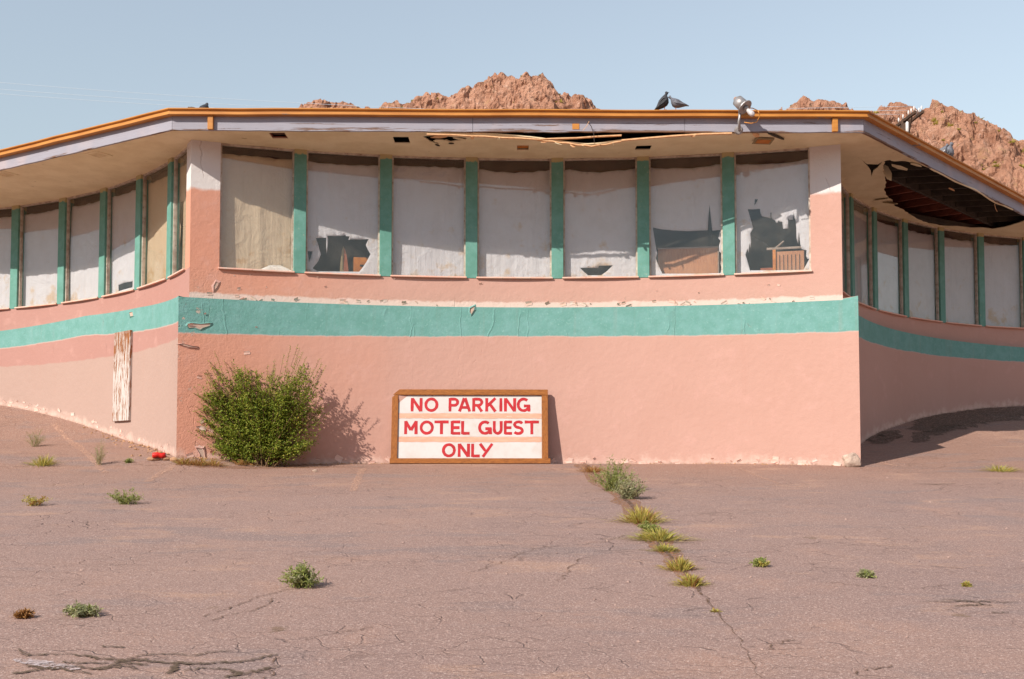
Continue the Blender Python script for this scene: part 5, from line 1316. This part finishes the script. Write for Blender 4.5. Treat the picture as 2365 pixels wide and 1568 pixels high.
for i in range(46):      # loose sprigs standing out of the outline
    tx = br.uniform(-.95, .85); h = zmax(tx) * br.uniform(.8, 1.0) if i % 3 else br.uniform(.3, 1.1)
    if not i % 3: tx = br.choice((-.9, -.85, .8)) * br.uniform(.9, 1.05)
    p = Vector((bx + tx, by + br.uniform(-.3, .25), bz + h)); d = (Vector((tx * .5, br.uniform(-.1, .1), .8 if i % 3 else .25))).normalized(); ln = br.uniform(.14, .32)
    if p.y > wall_y(p.x) - .05: p.y = wall_y(p.x) - .05
    stn.tube([p - d * .2, p, p + d * ln], [.004, .003, .0015], 3, cap=False)
    for q_ in range(int(ln / .014)):
        pp = p + d * (.014 * q_); leaf(lf, pp, d * .6 + Vector((br.gauss(0, 1), br.gauss(0, .4), br.gauss(0, .5))).normalized(), Vector((br.gauss(0, .5), -.5, 1)), br.uniform(.02, .036), br.uniform(.011, .017))
lf.build('foliage', M['bush_leaf'], bush); stn.build('stems', M['stem'], bush)

# ------------------------------------------------------------------ weeds
def weed(px, py, wpx, hpx, kind, mats, label, seed, dens=1.0, group=None):
    p = on_ground(px, py); dist = p.y + CAM_D; k = dist / FPX; w = wpx * k; h = hpx * k
    r = random.Random(seed); m = MB()
    mats = [M[x] for x in mats]; nm = len(mats)
    def pick(): return min(nm - 1, int(abs(r.gauss(0, .75))))
    if kind == 'grass':
        for _ in range(int(260 * dens)):
            b = Vector((p.x + r.gauss(0, w * .24), p.y + r.gauss(0, w * .22), 0)); b.z = gzf(b.x, b.y) - .004
            d = Vector(((b.x - p.x) * 1.6 + r.gauss(0, w * .16), (b.y - p.y) * 1.2 + r.gauss(0, w * .14), h * r.uniform(.2, 1.1) * math.exp(-((b.x - p.x) / (w * .45)) ** 2))); s = Vector((r.gauss(0, 1), r.gauss(0, 1), 0)).normalized() * r.uniform(.003, .006)
            t = b + d; md = b + d * .55 + Vector((0, 0, h * .14)); mi = pick()
            a = [m.vert(b - s), m.vert(b + s), m.vert(md + s * .8), m.vert(md - s * .8), m.vert(t)]; m.face(a[:4], mi); m.face((a[3], a[2], a[4]), mi)
    else:
        ns = int((26 if kind == 'leafy' else 34) * dens)
        for _ in range(ns):
            b = Vector((p.x + r.gauss(0, w * .10), p.y + r.gauss(0, w * .07), 0)); b.z = gzf(b.x, b.y) - .004
            a_ = r.uniform(0, 2 * math.pi); rr = w * .5 * math.sqrt(r.random()); hh = h * (1 - .55 * (rr / (w * .5)) ** 2) * r.uniform(.45, 1.05)
            t = Vector((p.x + rr * math.cos(a_), p.y + rr * math.sin(a_) * .75, 0)); t.z = gzf(t.x, t.y) + hh
            s = Vector((r.gauss(0, 1), r.gauss(0, 1), 0)).normalized() * .0028; md = b.lerp(t, .5) + Vector((0, 0, hh * .12)); mi = pick()
            c_ = [m.vert(b - s), m.vert(b + s), m.vert(md + s), m.vert(md - s), m.vert(t)]; m.face(c_[:4], mi); m.face((c_[3], c_[2], c_[4]), mi)
            nl = int((22 if kind == 'leafy' else 30))
            for q_ in range(nl):
                tt = r.uniform(.15, 1.0); pp = b.lerp(md, tt * 2) if tt < .5 else md.lerp(t, tt * 2 - 1)
                d = Vector((r.gauss(0, 1), r.gauss(0, 1), r.gauss(.4, .7)))
                if kind == 'leafy': leaf(m, pp, d, Vector((r.gauss(0, .5), r.gauss(0, .5), 1)), r.uniform(.018, .045), r.uniform(.007, .013))
                else: leaf(m, pp, d, Vector((r.gauss(0, .5), r.gauss(0, .5), 1)), r.uniform(.02, .06), .0035)
                m.m[-1] = mi
    return tag(m.build('weed', mats), label, 'weed', group)
GW = 'weeds in the lot'; GC = 'weeds along the long crack'
weed(80, 1031, 62, 46, 'feather', ['weed_pale', 'weed_grey'], 'pale feathery weed left of the faded parking line', 1, 1.0, GW)
weed(98, 1074, 42, 26, 'grass', ['weed_yellow', 'weed_green'], 'small yellow green tuft below the pale feathery weed', 2, .8, GW)
weed(228, 1073, 46, 72, 'feather', ['weed_pale', 'weed_grey'], 'tall wispy pale weed standing across the faded parking line', 3, .8, GW)
weed(298, 1069, 26, 14, 'leafy', ['weed_green'], 'tiny green weed between the tall wispy weed and the red can', 4, .6, GW)
weed(80, 1167, 98, 26, 'leafy', ['weed_yellow', 'weed_dry'], 'low brownish weed spreading near the left photo edge', 5, .9, GW)
weed(290, 1164, 108, 38, 'leafy', ['weed_green', 'weed_grey'], 'spreading green weed on asphalt below the faded parking lines', 6, 1.6, GW)
weed(695, 1356, 108, 62, 'leafy', ['weed_green', 'weed_grey'], 'round green weed alone in the middle foreground asphalt', 7, 2.6, GW)
weed(188, 1423, 98, 32, 'leafy', ['weed_grey', 'weed_green'], 'flat grey green weed in the lower left foreground', 8, 1.6, GW)
weed(50, 1427, 56, 20, 'leafy', ['weed_dry'], 'dry orange weed in the lower left photo corner', 9, .8, GW)
weed(1758, 1308, 50, 20, 'leafy', ['weed_green', 'weed_yellow'], 'small green weed lying right of the crack weeds', 10, 1.0, GW)
weed(1997, 1333, 46, 15, 'leafy', ['weed_grey', 'weed_green'], 'small flat grey weed in the right foreground', 11, 1.0, GW)
weed(2308, 1088, 60, 17, 'grass', ['weed_yellow', 'weed_green'], 'yellow green grass tuft at the right photo edge', 12, .9, GW)
weed(2232, 1354, 16, 6, 'leafy', ['weed_yellow'], 'tiny yellow weed near the right edge of the asphalt', 13, .4, GW)
weed(1418, 1134, 120, 82, 'leafy', ['weed_green', 'weed_grey'], 'tall green weed at the top of the long crack by the wall', 20, 4.2, GC)
weed(1455, 1152, 92, 62, 'leafy', ['weed_grey', 'weed_pale'], 'greyish weed just right of the tall green one by wall', 21, 3.0, GC)
weed(1368, 1090, 44, 18, 'grass', ['weed_dry'], 'dry orange grass left of the tall green weed at the wall', 22, .6, GC)
weed(1482, 1206, 66, 40, 'grass', ['weed_yellow', 'weed_dry'], 'uppermost yellow grass tuft in the long crack', 23, 1.5, GC)
weed(1500, 1228, 72, 24, 'leafy', ['weed_green'], 'dark green patch between yellow tufts in the long crack', 24, 1.3, GC)
weed(1520, 1246, 70, 30, 'grass', ['weed_yellow', 'weed_green'], 'widest yellow grass tuft in the long crack, under the green patch', 25, 1.6, GC)
weed(1535, 1272, 42, 18, 'grass', ['weed_yellow', 'weed_green'], 'small green tuft halfway down the long crack', 26, .9, GC)
weed(1570, 1316, 44, 34, 'grass', ['weed_yellow', 'weed_dry'], 'second lowest yellow tuft of the long crack', 27, 1.0, GC)
weed(1596, 1352, 42, 30, 'grass', ['weed_yellow', 'weed_dry'], 'lowest big yellow tuft of the long crack', 28, 1.0, GC)
weed(1652, 1412, 20, 8, 'grass', ['weed_yellow', 'weed_dry'], 'tiny last tuft where the long crack narrows', 29, .3, GC)
GD = 'dry weeds at the foot of the wall'
for k, (x, y, w_, h_, lb) in enumerate(((426, 1071, 34, 18, 'dry golden weed right at the left corner foot'), (458, 1073, 40, 20, 'dry golden weed second from the left corner'), (492, 1074, 36, 16, 'dry golden weed just left of the big bush'), (560, 1075, 60, 14, 'dry leaves litter under the left side of the big bush'))):
    weed(x, y, w_, h_, 'grass' if k < 3 else 'leafy', ['weed_dry', 'weed_yellow'], lb, 50 + k, .7, GD)
